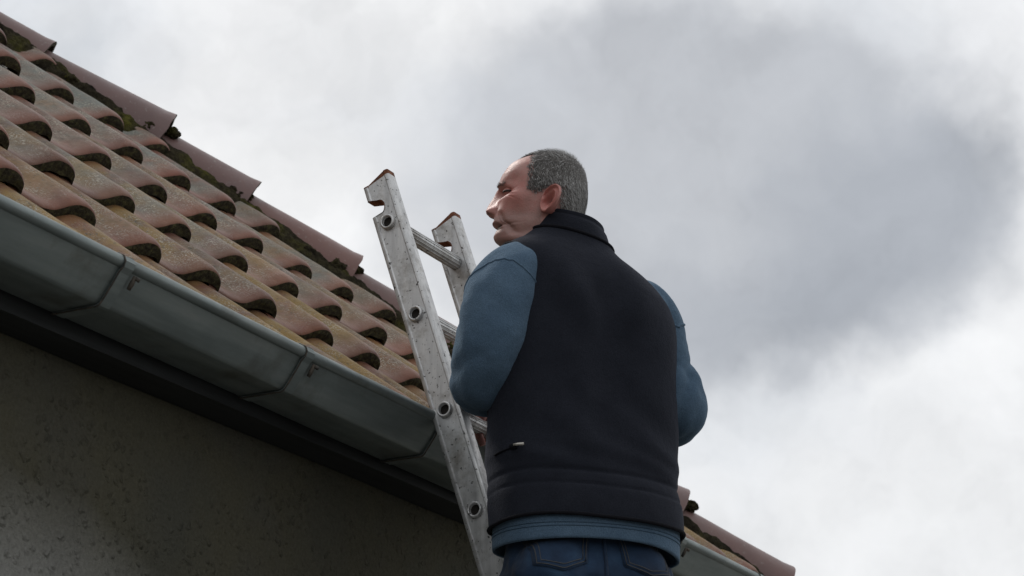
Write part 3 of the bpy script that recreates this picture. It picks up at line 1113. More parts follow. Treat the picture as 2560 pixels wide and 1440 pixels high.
R_PATH = [(0.095, 0.585, 0.035, 0.062), (0.140, 0.575, 0.055, 0.068), (0.163, 0.545, 0.068, 0.070), (0.172, 0.50, 0.076, 0.069), (0.185, 0.44, 0.076, 0.068), (0.206, 0.39, 0.070, 0.072),
          (0.214, 0.352, 0.075, 0.073), (0.204, 0.340, 0.110, 0.066), (0.160, 0.343, 0.185, 0.058), (0.110, 0.350, 0.245, 0.048), (0.070, 0.355, 0.285, 0.042)]
m, rrows = sleeve(R_PATH, 5.1, [(0.145, 0.020, 0.014, 0.8, 1.0, 0.09), (0.285, 0.015, 0.016, 0.8, 1.0, 0.06), (0.325, 0.013, 0.009, 0.9, 0.9, 0.05), (0.22, 0.02, 0.004, 0.4, 0.7, -0.08), (0.37, 0.014, 0.007, 0.5, 1.1, 0.02)])
sr = pobj(m, "sleeve", [M_FLEECE])


def seam_ring(rows, i, parent, rad_=0.0028, mats=M_FLEECE, shift=0):
    n = len(rows[0])
    m = MB()
    pts = []
    for k in range(n + 1):
        ii = min(len(rows) - 1, max(0, int(i + shift * math.cos(2 * math.pi * k / n))))
        pts.append(rows[ii][k % n])
    m.tube(pts, rad_, 8, cap=False)
    return m.build("sleeve_seam", mats, parent)


seam_ring(lrows, 27, sl, 0.0024, M_FLEECE, -7)
seam_ring(rrows, 22, sr, 0.0030, M_FLEECE, 3)

# ---- vest
def vest_wr(b_, th, r, d):
    n_ = (RB * math.cos(th) * 0.6 + FB * math.sin(th))
    w = 0.0
    w += 0.0035 * nz((r * 5, d * 5, b_ * 3.2), 1, 7) + 0.0016 * nz((r * 14, d * 14, b_ * 9), 1, 3)
    bs = 0.157 + 0.004 * math.sin(th * 2)
    w -= 0.0038 * math.exp(-((b_ - bs) / 0.0045) ** 2)            # drawcord tunnel, sewn line
    w -= 0.0030 * math.exp(-((b_ - bs + 0.030) / 0.0028) ** 2)
    w += 0.0018 * math.exp(-((b_ - bs + 0.015) / 0.012) ** 2)
    # soft diagonal drag folds
    w += 0.0045 * math.sin((b_ * 1.0 + r * 0.9) * 42 + 2 * nz((r * 4, b_ * 4, 0))) * math.exp(-((b_ - 0.26) / 0.07) ** 2) * (0.4 + 0.6 * abs(math.cos(th)))
    w += 0.0036 * math.sin((b_ * 0.8 - abs(r) * 1.2) * 36 + 1 + 2 * nz((r * 5, b_ * 5, 3))) * math.exp(-((b_ - 0.54) / 0.09) ** 2)
    w += 0.0050 * nz((r * 6 + b_ * 2, b_ * 2.2, 4), 1, 21)
    w += 0.0030 * nz((r * 3.0 + b_ * 5, b_ * 9 - r * 6, d * 2), 1, 11) * float(0.3 + 0.7 * math.exp(-((b_ - 0.22) / 0.10) ** 2))
    w += 0.0022 * math.sin(b_ * 95 + r * 30 + 3 * nz((r * 6, b_ * 6, 1))) * math.exp(-((b_ - 0.195) / 0.028) ** 2)
    f = max(0.0, 1 - (b_ - 0.06) / 0.05)
    return n_ * w + ZZ * (-0.006 * max(0, r / 0.21) ** 2 * f + 0.003 * math.sin(th * 3 + 2) * f)


m = MB()
m.grid(bust_rows(0.060, 0.716, 170, 128, 0.010, vest_wr), True)
me = bpy.data.meshes.new("vest")
me.from_pydata(m.v, [], m.f)
bm = bmesh.new()
bm.from_mesh(me)
rb, zz = Vector(RB), Vector((0, 0, 1))


def arm_plane(sgn, r_lo, b_lo, r_hi, b_hi):
    p0 = Vector(OM) + rb * sgn * r_lo + zz * b_lo
    p1 = Vector(OM) + rb * sgn * r_hi + zz * b_hi
    nrm = (p1 - p0).normalized().cross(Vector(FB))
    return p0, (nrm if nrm.dot(rb) * sgn > 0 else -nrm)


for sgn, p_up, p_low in ((-1, (0.156, 0.60, 0.184, 0.715), (0.26, 0.43, 0.150, 0.625)), (1, (0.190, 0.56, 0.200, 0.68), (0.25, 0.40, 0.190, 0.60))):
    pls = [arm_plane(sgn, *p_up), arm_plane(sgn, *p_low)]
    for co, no in pls:
        bmesh.ops.bisect_plane(bm, geom=bm.verts[:] + bm.edges[:] + bm.faces[:], dist=1e-5, plane_co=co, plane_no=no)
    dead = [f_ for f_ in bm.faces if all((f_.calc_center_median() - co).dot(no) > 0 for co, no in pls)]
    bmesh.ops.delete(bm, geom=dead, context="FACES")
loops = []
bedges = {e for e in bm.edges if e.is_boundary}
while bedges:
    e = bedges.pop()
    chain = [e.verts[0].co.copy(), e.verts[1].co.copy()]
    vcur = e.verts[1]
    while True:
        nx = [x for x in vcur.link_edges if x in bedges]
        if not nx:
            break
        bedges.discard(nx[0])
        vcur = nx[0].other_vert(vcur)
        chain.append(vcur.co.copy())
    loops.append(chain)
bm.to_mesh(me)
bm.free()
vest = link("vest", me, [M_VEST], person)
vest.location = -PL
so = vest.modifiers.new("cloth", "SOLIDIFY")
so.thickness = 0.006
so.offset = -1
for ch in loops:
    if len(ch) < 20:
        continue
    m = MB()
    step = max(1, len(ch) // 140)
    ch = ch[::step]
    m.tube(ch + [ch[0]], 0.0042, 8, cap=False)
    m.build("edge_binding", M_SEAM, vest)
# stand-up collar
m = MB()
rows = []
for i in range(17):
    f = i / 16
    r_ = []
    for k in range(72):
        th = 2 * math.pi * k / 72
        Wc = 0.098 - 0.019 * f + 0.004 * math.sin(f * math.pi)
        Dc = 0.082 - 0.010 * f
        r = Wc * math.cos(th)
        d = Dc * math.sin(th)
        bb = 0.694 + 0.076 * f
        q = OM - 0.021 * RT + r * RB + (d + 0.004) * FB + ZZ * (bb - 0.18 * r + 0.05 * d * f - 0.012 * math.exp(-((th - math.pi / 2) / 0.4) ** 2))
        q = q + (RB * math.cos(th) + FB * math.sin(th)) * (0.003 * nz((r * 18, d * 18, f * 2), 1, 5) - 0.003 * math.exp(-((f - 0.86) / 0.05) ** 2))
        r_.append(q)
    rows.append(r_)
m.grid(rows, True)
collar = m.build("collar", M_VEST, vest)
so = collar.modifiers.new("cloth", "SOLIDIFY")
so.thickness = 0.010
so.offset = -1
bv = collar.modifiers.new("soft", "BEVEL")
bv.width = 0.004
bv.segments = 3
bv.limit_method = "ANGLE"
m = MB()
m.tube(rows[0] + [rows[0][0]], 0.0035, 8, cap=False)
m.build("collar_seam", M_SEAM, vest)


def on_back(a, b_, off):
    """point on the vest's back at sheet place a, height b"""
    best = None
    for k in range(720):
        th = math.pi + math.pi * k / 720
        q, r, d = bust(b_, th, 0.010 + off)
        q = q + vest_wr(b_, th, r, d)
        da = abs(np.dot(q - OM, RT) - a)
        if best is None or da < best[0]:
            best = (da, q)
    return best[1]


# side pocket zip with its pull tab
m = MB()
zp = [on_back(-0.186 + 0.0035 * i, 0.202 + 0.0006 * i, 0.001) for i in range(12)]
m.tube(zp, 0.0024, 6)
m.build("pocket_zip", M_SEAM, vest)
m = MB()
m.tube([on_back(-0.152, 0.209, 0.005), on_back(-0.140, 0.210, 0.005)], 0.0065, 8)
m.build("zip_slider", M_SEAM, vest)
m = MB()
m.tube([on_back(-0.146, 0.210, 0.011), on_back(-0.138, 0.211, 0.010), on_back(-0.124, 0.211, 0.009)], [0.0026, 0.0034, 0.0036], 8)
m.build("zip_pull", M_ZIP, vest)

# ---- jeans
def leg_path(side):
    hip = OM + RB * 0.095 * side + ZZ * -0.02 - FB * 0.01
    foot = np.array([1.165 if side < 0 else 1.305, -0.775, 1.86 + 0.10])
    knee = 0.5 * (hip + foot) + FB * 0.05 - ZZ * 0.0
    return hip, knee, foot


m = MB()
rows = []
JB = [(0.13, 0.150, 0.095), (0.08, 0.156, 0.098), (0.03, 0.166, 0.106), (-0.02, 0.176, 0.118), (-0.06, 0.180, 0.125), (-0.09, 0.165, 0.100), (-0.105, 0.12, 0.06)]
for (b_, W, D) in JB:
    rows.append([OM + RB * W * math.cos(2 * math.pi * k / 48) + FB * (D * math.sin(2 * math.pi * k / 48) - 0.004) + ZZ * b_ for k in range(48)])
m.grid(rows, True, flip=True)
m.f.append(tuple(range(48)))
m.m.append(0)
m.f.append(tuple(range(6 * 48, 7 * 48))[::-1])
m.m.append(0)
for side in (-1, 1):
    hip, knee, foot = leg_path(side)
    pts, rs = [], []
    for i in range(15):
        f = i / 14
        q = (hip * (1 - 2 * f) + knee * 2 * f) if f < 0.5 else (knee * (2 - 2 * f) + foot * (2 * f - 1))
        pts.append(q)
        rs.append(float(pchip(f, [0, 0.12, 0.3, 0.5, 0.7, 1.0], [0.098, 0.102, 0.090, 0.074, 0.070, 0.060])))
    # buttock
    bt = OM + RB * 0.090 * side - FB * 0.048 + ZZ * -0.055
    m.tube([bt + ZZ * 0.085 + FB * .02, bt + ZZ * 0.05, bt, bt - ZZ * 0.05, bt - ZZ * 0.085 + FB * .02], [0.03, 0.072, 0.088, 0.075, 0.03], 24)
    m.tube(pts, rs, 28)
jeans = pobj(m, "jeans", [M_DENIM])
rm = jeans.modifiers.new("one_skin", "REMESH")
rm.mode = "VOXEL"
rm.voxel_size = 0.0055
rm.use_smooth_shade = True
sm = jeans.modifiers.new("soft", "SMOOTH")
sm.factor, sm.iterations = 0.6, 10
tx = bpy.data.textures.new("folds", "CLOUDS")
tx.noise_scale, tx.noise_depth = 0.055, 2
dp = jeans.modifiers.new("folds", "DISPLACE")
dp.texture, dp.strength, dp.mid_level, dp.texture_coords = tx, 0.016, 0.5, "LOCAL"

# back pockets: sewn-on patches with light thread
JR = Matrix((RB, FB, ZZ)).transposed().to_4x4()


def on_jeans(name, pts, nu, mats, off, thick):
    """grid drawn behind the seat, pressed on to the cloth along the chest direction"""
    m = MB()
    m.grid(pts)
    o = m.build(name, mats, jeans)
    o.matrix_local = Matrix.Translation(Vector(OM)) @ JR
    sh = o.modifiers.new("on_cloth", "SHRINKWRAP")
    sh.target = jeans
    sh.wrap_method = "PROJECT"
    sh.use_project_y = True
    sh.use_positive_direction = True
    sh.use_negative_direction = False
    sh.offset = off
    so_ = o.modifiers.new("cloth", "SOLIDIFY")
    so_.thickness = thick
    so_.offset = 0
    return o


def pocket_xz(side, u, w):
    """u 0..1 across, w 0..1 downwards; five-sided jeans pocket"""
    half = 0.066 - 0.008 * w
    z = 0.075 - 0.115 * w - (0.018 * (1 - abs(2 * u - 1)) * sstep(0.6, 1.0, w))
    return side * 0.088 + half * (2 * u - 1) + 0.012 * w * side, float(z) + 0.10 * half * (2 * u - 1) * side * -1


for side in (-1, 1):
    on_jeans("pocket", [[(pocket_xz(side, i / 12, j / 12)[0], -0.30, pocket_xz(side, i / 12, j / 12)[1]) for i in range(13)] for j in range(13)], 13, [M_DENIM], 0.0022, 0.0024)
    for ins in (0.04, 0.10):
        line = [(ins, w_) for w_ in np.linspace(0, 1 - ins, 12)] + [(u_, 1 - ins) for u_ in np.linspace(ins, 1 - ins, 16)] + [(1 - ins, w_) for w_ in np.linspace(1 - ins, 0, 12)]
        r1, r2 = [], []
        for u_, w_ in line:
            x_, z_ = pocket_xz(side, u_, w_)
            cx_, cz_ = pocket_xz(side, 0.5, 0.5)
            dx_, dz_ = x_ - cx_, z_ - cz_
            l_ = math.hypot(dx_, dz_)
            r1.append((x_, -0.30, z_))
            r2.append((x_ - dx_ / l_ * 0.0016, -0.30, z_ - dz_ / l_ * 0.0016))
        on_jeans("pocket_stitching", [r1, r2], 0, [M_THREAD], 0.0046, 0.001)
# seat seam
on_jeans("seat_seam", [[(-0.0035, -0.30, z_) for z_ in np.linspace(0.07, -0.10, 16)], [(0.0035, -0.30, z_) for z_ in np.linspace(0.07, -0.10, 16)]], 0, [M_DENIM], 0.002, 0.002)

# boots, on a rung
for side in (-1, 1):
    hip, knee, foot = leg_path(side)
    m = MB()
    base = np.array([foot[0], foot[1], foot[2] - 0.10])
    secs = [(-0.075, 0.030, 0.055), (-0.055, 0.037, 0.085), (0.0, 0.040, 0.105), (0.04, 0.040, 0.085), (0.09, 0.045, 0.062), (0.14, 0.046, 0.050), (0.175, 0.036, 0.040), (0.195, 0.012, 0.022)]
    rows = []
    for (y, w_, h_) in secs:
        rows.append([base + np.array([w_ * math.copysign(abs(math.cos(a)) ** 0.7, math.cos(a)), y + 0.02, 0.002 + h_ * 0.5 + h_ * 0.5 * math.copysign(abs(math.sin(a)) ** 0.6, math.sin(a))]) for a in np.linspace(0, 2 * math.pi, 24, endpoint=False)])
    m.grid(rows, True)
    m.f.append(tuple(range(24))[::-1])
    m.m.append(0)
    m.tube([base + np.array([0, -0.01, 0.06]), base + np.array([0, -0.012, 0.12]), base + np.array([0, -0.012, 0.17])], [0.045, 0.047, 0.05], 20)
    pobj(m, "boot", [M_BOOT])

# ---- head: one skin from crown to neck. Head axes: x his right, y face, z up
HC = P(-0.0868, 0.8295, 0.0)
DELTA = rad(11)
HY = -math.cos(DELTA) * RT + math.sin(DELTA) * FH
HX = np.cross(HY, ZZ)
HZ = ZZ.copy()
pit = rad(4.5)                                     # chin slightly raised
HY, HZ = HY * math.cos(pit) + HZ * math.sin(pit), HZ * math.cos(pit) - HY * math.sin(pit)
HSC = 1.048

Zf = [-0.20, -0.155, -0.135, -0.1235, -0.118, -0.1135, -0.109, -0.103, -0.0965, -0.0905, -0.0865, -0.082, -0.0785, -0.0745, -0.069, -0.062, -0.050, -0.035, -0.015, 0.004, 0.014, 0.0226, 0.034, 0.044, 0.063, 0.082, 0.094, 0.101, 0.1045]
Yf = [0.030, 0.028, 0.030, 0.040, 0.060, 0.076, 0.0845, 0.0905, 0.0925, 0.0895, 0.0868, 0.0878, 0.0850, 0.0915, 0.0950, 0.0945, 0.0930, 0.0905, 0.0885, 0.0870, 0.0872, 0.0885, 0.0862, 0.0815, 0.0690, 0.0480, 0.028, 0.010, -0.012]
Zb = [-0.20, -0.14, -0.11, -0.085, -0.06, -0.032, 0.009, 0.035, 0.057, 0.075, 0.088, 0.097, 0.1025, 0.1045]
Yb = [-0.090, -0.078, -0.074, -0.077, -0.084, -0.0925, -0.0975, -0.0955, -0.0895, -0.0795, -0.0670, -0.052, -0.033, -0.012]
Zw = [-0.20, -0.15, -0.125, -0.110, -0.100, -0.085, -0.065, -0.045, -0.025, 0.0, 0.025, 0.05, 0.07, 0.085, 0.095, 0.1015, 0.1045]
Ww = [0.066, 0.060, 0.058, 0.0555, 0.0545, 0.0560, 0.0605, 0.0645, 0.0685, 0.0715, 0.0730, 0.0700, 0.0610, 0.0480, 0.0345, 0.0180, 0.0005]


def gau(x, s):
    return np.exp(-(x / s) ** 2)


_sq = lambda L: [z if z < 0.06 else 0.06 + (z - 0.06) * 0.74 for z in L]
Zf, Zb, Zw = _sq(Zf), _sq(Zb), _sq(Zw)


def head_surface(zs, phis):
    Z, PH_ = np.meshgrid(zs, phis, indexing="ij")
    yf, yb, w = pchip(Z, Zf, Yf), pchip(Z, Zb, Yb), pchip(Z, Zw, Ww)
    yc = 0.5 * (yf + yb) - 0.006
    c, s = np.cos(PH_), np.sin(PH_)
    n = np.where(c > 0, 2.25, 2.15)
    x = w * np.sign(s) * np.abs(s) ** (2 / n)
    y = yc + np.where(c > 0, (yf - yc), (yc - yb)) * np.sign(c) * np.abs(c) ** (2 / n)
    ax = np.abs(x)
    fr = np.clip(c, 0, 1) ** 0.5
    dy = np.zeros_like(y)
    # narrow the chin, keep the jaw
    chin = sstep(-0.075, -0.105, Z) * (c > 0)
    x = x * (1 - 0.16 * chin * np.clip((y - 0.0) / 0.09, 0, 1))
    ax = np.abs(x)
    # brows, sockets, lids
    dy += fr * 0.0065 * gau(ax - 0.032, 0.020) * gau(Z - 0.0110, 0.0085)
    dy -= np.clip(c * 1.6, 0, 1) * 0.0200 * gau(ax - 0.038, 0.0185) * gau(Z + 0.0060, 0.0088)
    dy -= fr * 0.0100 * gau(ax - 0.0180, 0.0060) * gau(Z + 0.0045, 0.011)
    dy += fr * 0.0012 * gau(ax - 0.034, 0.016) * gau(Z + 0.0215, 0.0050)       # lower lid pouch
    # cheek bones and hollow cheeks
    dx = 0.0045 * gau(Z + 0.020, 0.014) * gau(y - 0.045, 0.028) - 0.0045 * gau(Z + 0.060, 0.018) * gau(y - 0.035, 0.024)
    dx += 0.004 * gau(Z + 0.080, 0.015) * gau(y - 0.005, 0.02)
    dx -= 0.0045 * gau(Z - 0.016, 0.018) * gau(y - 0.046, 0.016)              # temples
    dy -= fr * 0.0030 * gau(ax - 0.036, 0.014) * gau(Z + 0.026, 0.012)
    # nose
    nh = pchip(Z, [-0.0505, -0.0475, -0.0445, -0.040, -0.0345, -0.028, -0.016, -0.004, 0.008, 0.018], [0.0, 0.0075, 0.0170, 0.0225, 0.0240, 0.0228, 0.0185, 0.0135, 0.0080, 0.0])
    nw = pchip(Z, [-0.054, -0.040, -0.030, -0.010, 0.010], [0.0190, 0.0190, 0.0150, 0.0098, 0.0088])
    dy += fr * nh * np.exp(-(ax / nw) ** 2.4)
    dy += fr * 0.0120 * gau(ax - 0.0180, 0.0065) * gau(Z + 0.0395, 0.0085)     # wings
    dy -= fr * 0.0060 * gau(ax - 0.0262, 0.0040) * gau(Z + 0.041, 0.009)
    # furrow from nose wing to mouth corner, second cheek crease
    fx = 0.0265 + (-(Z + 0.040)) * 0.36
    dy -= fr * 0.0085 * gau(ax - fx, 0.0036) * sstep(-0.036, -0.046, Z) * sstep(-0.090, -0.074, Z)
    dy += fr * 0.0022 * gau(ax - fx - 0.0085, 0.0065) * sstep(-0.036, -0.050, Z) * sstep(-0.088, -0.072, Z)
    fx2 = 0.0430 + (-(Z + 0.055)) * 0.10
    cr2 = gau(ax - fx2, 0.0035) * sstep(-0.045, -0.060, Z) * sstep(-0.108, -0.092, Z) * (c > 0)
    dx -= 0.0050 * cr2
    dy -= 0.0042 * cr2
    # mouth: parted lips, drawn towards the corner
    mz = -0.0775 + 0.06 * np.maximum(ax - 0.012, 0) * 0.5
    mm = sstep(0.0350, 0.0270, ax)
    dy -= fr * 0.0190 * gau(Z - mz, 0.0052) * mm
    dy += fr * 0.0030 * gau(Z - mz - 0.0085, 0.0038) * sstep(0.028, 0.018, ax)
    dy += fr * 0.0025 * gau(Z - mz + 0.0085, 0.0038) * sstep(0.024, 0.016, ax)
    dy -= fr * 0.0030 * gau(ax - 0.0355, 0.0045) * gau(Z + 0.0765, 0.0065)
    # wrinkles: forehead, crow's feet
    for k, zz_ in enumerate((0.040, 0.049, 0.0585)):
        dy -= fr * 0.0011 * gau(Z - zz_ - 0.004 * np.sin(ax * 70 + k), 0.0016) * sstep(0.055, 0.035, ax)
    for k in range(4):
        cz = -0.004 - 0.0048 * k + (y - 0.055) * (-0.35 + 0.28 * k)
        dx -= 0.0014 * gau(Z - cz + 0.002, 0.0013) * gau(y - 0.050, 0.010)
    y = y + dy
    x = x + np.sign(s) * dx
    return x, y, Z, c


zs = np.concatenate([np.linspace(-0.20, -0.125, 16)[:-1], np.linspace(-0.125, 0.0890, 180)[:-1], 0.09293 - 0.00393 * (1 - np.linspace(0, 1, 18)) ** 2])
phis = 2 * math.pi * (np.arange(200) / 200.0)
phis = phis - 0.35 * np.sin(phis)                  # finer in front
hx_, hy_, hz_, hc_ = head_surface(zs, phis)
# carry the neck down and back into the collar
low = sstep(-0.10, -0.20, hz_)
hy_ = hy_ - 0.020 * low


def H(x, y, z):
    return HC + HSC * (x * HX + y * HY + z * HZ)


body = MB()
nzs_, nph = hx_.shape
V = HC + HSC * (hx_[..., None] * HX + hy_[..., None] * HY + hz_[..., None] * HZ)
body.grid([[V[i, k] for k in range(nph)] for i in range(nzs_)], True)
aX, aY, aZ = np.abs(hx_).ravel(), hy_.ravel(), hz_.ravel()
n_head = len(aX)
red_ = 0.50 * gau(aZ + 0.020, 0.020) * gau(aY - 0.050, 0.030) + 0.55 * gau(aX, 0.022) * gau(aZ + 0.036, 0.013) * (aY > 0.085) + 0.20 * gau(aZ - 0.004, 0.014) * (aY > 0.02)
red_ = red_ + 0.50 * gau(aZ + 0.0765, 0.011) * (aX < 0.028) * (aY > 0.07)
stub_ = 0.9 * sstep(-0.046, -0.066, aZ) * (aZ > -0.17) * (aY > -0.02)
mzv = -0.0775 + 0.03 * np.maximum(aX - 0.012, 0)
dark_ = 0.85 * gau(aZ - mzv, 0.0040) * (aX < 0.033) * (aY > 0.05)
dark_ = dark_ + 0.95 * gau(aX - 0.0125, 0.0060) * gau(aZ + 0.0440, 0.0032) * (aY > 0.092)      # nostrils
dark_ = dark_ + 0.55 * gau(aX - 0.028, 0.014) * gau(aZ - 0.0125, 0.0045) * (aY > 0.06)         # sparse brows

# ears: shaped shell with rim, hollow and lobe
def ear(side):
    NR, NAe = 16, 44
    rows = []
    for i in range(NR + 1):
        f = i / NR
        r_ = []
        for k in range(NAe):
            a = 2 * math.pi * k / NAe
            # outline: egg, wider above, lobe below; u backwards, w up
            ou = 0.0205 * (1 + 0.10 * math.sin(a))
            ow = 0.0335
            u, w_ = f * ou * math.cos(a), f * ow * math.sin(a)
            u += 0.004 * (w_ / 0.033)
            rim = 0.0095 * math.exp(-((f - 0.88) / 0.11) ** 2) * (0.35 + 0.65 * sstep(-0.9, -0.1, math.sin(a) + 0.9 * math.cos(a)))
            anti = 0.0065 * math.exp(-((f - 0.55) / 0.12) ** 2) * float(sstep(-0.4, 0.6, math.cos(a) + 0.25 * math.sin(a)))
            hol = -0.0200 * math.exp(-((u + 0.002) / 0.0085) ** 2 - ((w_ + 0.001) / 0.0135) ** 2)
            trag = 0.0055 * math.exp(-((u + 0.0135) / 0.004) ** 2 - ((w_ + 0.004) / 0.006) ** 2)
            fall = -0.006 * max(0, f - 0.93) / 0.07
            lift = 0.010 + 0.42 * (u + 0.016) + rim + anti + hol + trag + fall
            x = side * (0.0675 + lift)
            ca, sa = math.cos(0.28), math.sin(0.28)
            r_.append(H(x, -0.040 - (u * ca + w_ * sa), -0.0355 + (w_ * ca - u * sa)))
        rows.append(r_)
    # back of the shell
    last = []
    for k in range(NAe):
        a = 2 * math.pi * k / NAe
        last.append(H(side * 0.060, -0.042 - 0.80 * 0.0205 * math.cos(a) * (0.6 if math.cos(a) > 0 else 1) - 0.003 * math.sin(a), -0.0355 + 0.80 * 0.0335 * math.sin(a)))
    rows.append(last)
    return rows


n_attr = [red_, stub_, dark_]
extra = []
for side in (-1, 1):
    rows = ear(side)
    body.grid(rows, True, flip=(side > 0))
    k_ = len(rows) * len(rows[0])
    rr_ = np.full(k_, 0.42)
    ff = np.repeat(np.arange(len(rows)) / (len(rows) - 2), len(rows[0]))
    dk_ = 0.60 * np.exp(-(ff / 0.16) ** 2)  # shade of the ear hollow, painted into the skin colour
    extra.append((rr_, np.zeros(k_), dk_))
# eyelids: upper and lower shells around the eyeball, narrowed against the light
EYEC = {}
for side in (-1, 1):
    ec = (side * 0.0345, 0.0590, -0.0060)
    EYEC[side] = ec
    for lo_, hi_, rr0 in ((0.04, 1.45, 0.0140), (-1.35, -0.20, 0.0138)):
        rows = []
        for i in range(9):
            e = lo_ + (hi_ - lo_) * i / 8
            r_ = []
            for k in range(21):
                a = -2.1 + 4.2 * k / 20
                e2 = e * (1 - 0.0 * abs(a)) - (0.10 * math.cos(a) if False else 0)
                bul = rr0 + 0.0012 * math.exp(-((i if lo_ > 0 else 8 - i) / 1.3) ** 2)
                r_.append(H(ec[0] + bul * math.cos(e2) * math.sin(a) * 1.15, ec[1] + bul * math.cos(e2) * math.cos(a), ec[2] + bul * math.sin(e2) * 0.95))
            rows.append(r_)
        body.grid(rows, False)
        edge_i = np.repeat(np.arange(9) if hi_ > 0 else 8 - np.arange(9), 21)
        extra.append((np.full(9 * 21, 0.30), np.zeros(9 * 21), 0.10 + (0.85 if hi_ > 0 else 0.45) * np.exp(-(edge_i / 1.1) ** 2)))
# hidden body under the clothes: chest, arms, hands
b0 = len(body.v)
core = bust_rows(0.05, 0.77, 24, 40, -0.022)
body.grid(core, True)


def limb(path, rs):
    body.tube([P(*q) for q in path], rs, 16)


limb([(-0.13, 0.64, -0.05), (-0.19, 0.50, -0.075), (-0.216, 0.392, -0.02), (-0.205, 0.428, 0.13), (-0.190, 0.434, 0.268)], [0.05, 0.045, 0.04, 0.036, 0.027])
limb([(0.13, 0.60, 0.045), (0.172, 0.48, 0.07), (0.205, 0.352, 0.085), (0.14, 0.345, 0.205), (0.052, 0.357, 0.303)], [0.05, 0.045, 0.04, 0.036, 0.027])


def hand(wrist, fwd, nrm, curl, thumb_side):
    """palm, four fingers of unequal length curling about the palm side, thumb from the side of the palm"""
    wrist, fwd, nrm = Vector(wrist), Vector(fwd).normalized(), Vector(nrm).normalized()
    nrm = (nrm - fwd * nrm.dot(fwd)).normalized()
    side = fwd.cross(nrm) * thumb_side
    rows = []
    for i, (s_, w_, h_) in enumerate([(-0.01, 0.024, 0.020), (0.015, 0.032, 0.018), (0.045, 0.040, 0.016), (0.075, 0.042, 0.0145), (0.090, 0.040, 0.011), (0.095, 0.03, 0.005)]):
        c_ = wrist + fwd * s_
        rows.append([c_ + side * w_ * math.cos(a) + nrm * h_ * math.sin(a) for a in np.linspace(0, 2 * math.pi, 20, endpoint=False)])
    body.grid(rows, True)
    for f, (off, ln_) in enumerate([(0.030, 0.92), (0.010, 1.0), (-0.011, 0.93), (-0.031, 0.74)]):
        q = wrist + fwd * 0.084 + side * off
        d = fwd.copy()
        pts, rs = [q - fwd * 0.02, q], [0.0095, 0.0098]
        ax = d.cross(nrm)
        for sgm, ang, r_ in ((0.043, curl, 0.0092), (0.027, curl * 1.15, 0.0084), (0.022, curl * 0.8, 0.0072)):
            d = Matrix.Rotation(ang, 3, ax) @ d
            q = q + d * sgm * ln_
            pts.append(q.copy())
            rs.append(r_)
        body.tube(pts, rs, 12)
    q = wrist + fwd * 0.022 + side * 0.026
    d = (fwd * 0.62 + side * 0.62 + nrm * 0.48).normalized()
    pts, rs = [q - d * 0.012, q], [0.013, 0.0135]
    for sgm, r_ in ((0.040, 0.0112), (0.028, 0.0098), (0.020, 0.0078)):
        q = q + d * sgm
        pts.append(q.copy())
        rs.append(r_)
        d = (d * 0.80 + nrm * 0.42 - side * 0.16).normalized()
    body.tube(pts, rs, 12)


# left hand closed round the third rung, right hand relaxed before the belly
c3 = lad(0, 2 * RS, 0) + LB
lw_ = P(-0.190, 0.434, 0.262)
grip = np.array([lw_[0] + 0.065, c3[1], c3[2] + 0.017])
hand(lw_, (grip - lw_) + np.array([0.0, 0.0, 0.010]), (0, -0.55, -0.8), 1.05, 1)
hand(P(0.058, 0.357, 0.297), (P(-0.05, 0.372, 0.345) - P(0.058, 0.357, 0.297)), -FH, 0.42, -1)
person_body = pobj(body, "body", [M_SKIN])
nv = len(person_body.data.vertices)
for nm, i in (("red", 0), ("stub", 1), ("dark", 2)):
    arr = np.zeros(nv)
    full = np.concatenate([n_attr[i]] + [e[i] for e in extra])
    arr[:len(full)] = np.clip(full, 0, 1)
    if nm == "red":
        arr[len(full):] = 0.25
    at_ = person_body.data.attributes.new(nm, "FLOAT", "POINT")
    at_.data.foreach_set("value", arr)

for side in (-1, 1):
    ec = EYEC[side]
    for nm, rr0, off, mt in (("eyeball", 0.0122, 0.0, M_EYE), ("iris", 0.0060, 0.0078, M_IRIS)):
        m = MB()
        rows = []
        for i in range(13):
            e = -math.pi / 2 + math.pi * i / 12
            rows.append([H(ec[0] + rr0 * math.cos(e) * math.cos(a), ec[1] + off + rr0 * math.cos(e) * math.sin(a), ec[2] + rr0 * math.sin(e)) for a in np.linspace(0, 2 * math.pi, 20, endpoint=False)])
        m.grid(rows, True)
        m.build(nm, mt, person_body)
# lower teeth
m = MB()
for k in range(-4, 5):
    a = k * 0.19
    x = 0.026 * math.sin(a)
    y = 0.052 + 0.0285 * math.cos(a)
    q0 = H(x, y + 0.003, -0.088)
    q1 = H(x, y + 0.003, -0.0765 - 0.0004 * (k % 2))
    m.tube([q0, 0.5 * (q0 + q1), q1], [0.0024, 0.0026, 0.0022], 8)
m.build("teeth", M_TEETH, person_body)

# ---- hair: cropped cap plus thousands of short strands
def hairline(x, y, z):
    """>0 inside the hair, metres from the edge"""
    ax = np.abs(x)
    side = sstep(0.022, 0.048, ax)
    # upper scalp: front edge runs back at the temples
    yfront = (0.0525 - 0.020 * gau(ax - 0.045, 0.016) * 0) * (1 - side) + (0.006 + 0.10 * np.clip(0.074 - z, 0, 0.03) * 1.3) * side
    top = np.where(z > 0.006, yfront - y + 0.0025 * np.sin(z * 300 + 40 * y) * side, -1)
    burn = np.minimum(np.minimum(0.010 - y, y + 0.034), z + 0.017 - 0.55 * np.abs(y + 0.008))          # sideburn
    burn = np.where((z <= 0.012), np.minimum(burn, 0.02), -1)
    back = np.minimum(-0.058 - y, z + 0.088 + 0.25 * (y + 0.08))
    back2 = np.minimum(-0.020 - y, z - 0.000)
    return np.maximum(np.maximum(np.maximum(top, burn), back), back2)


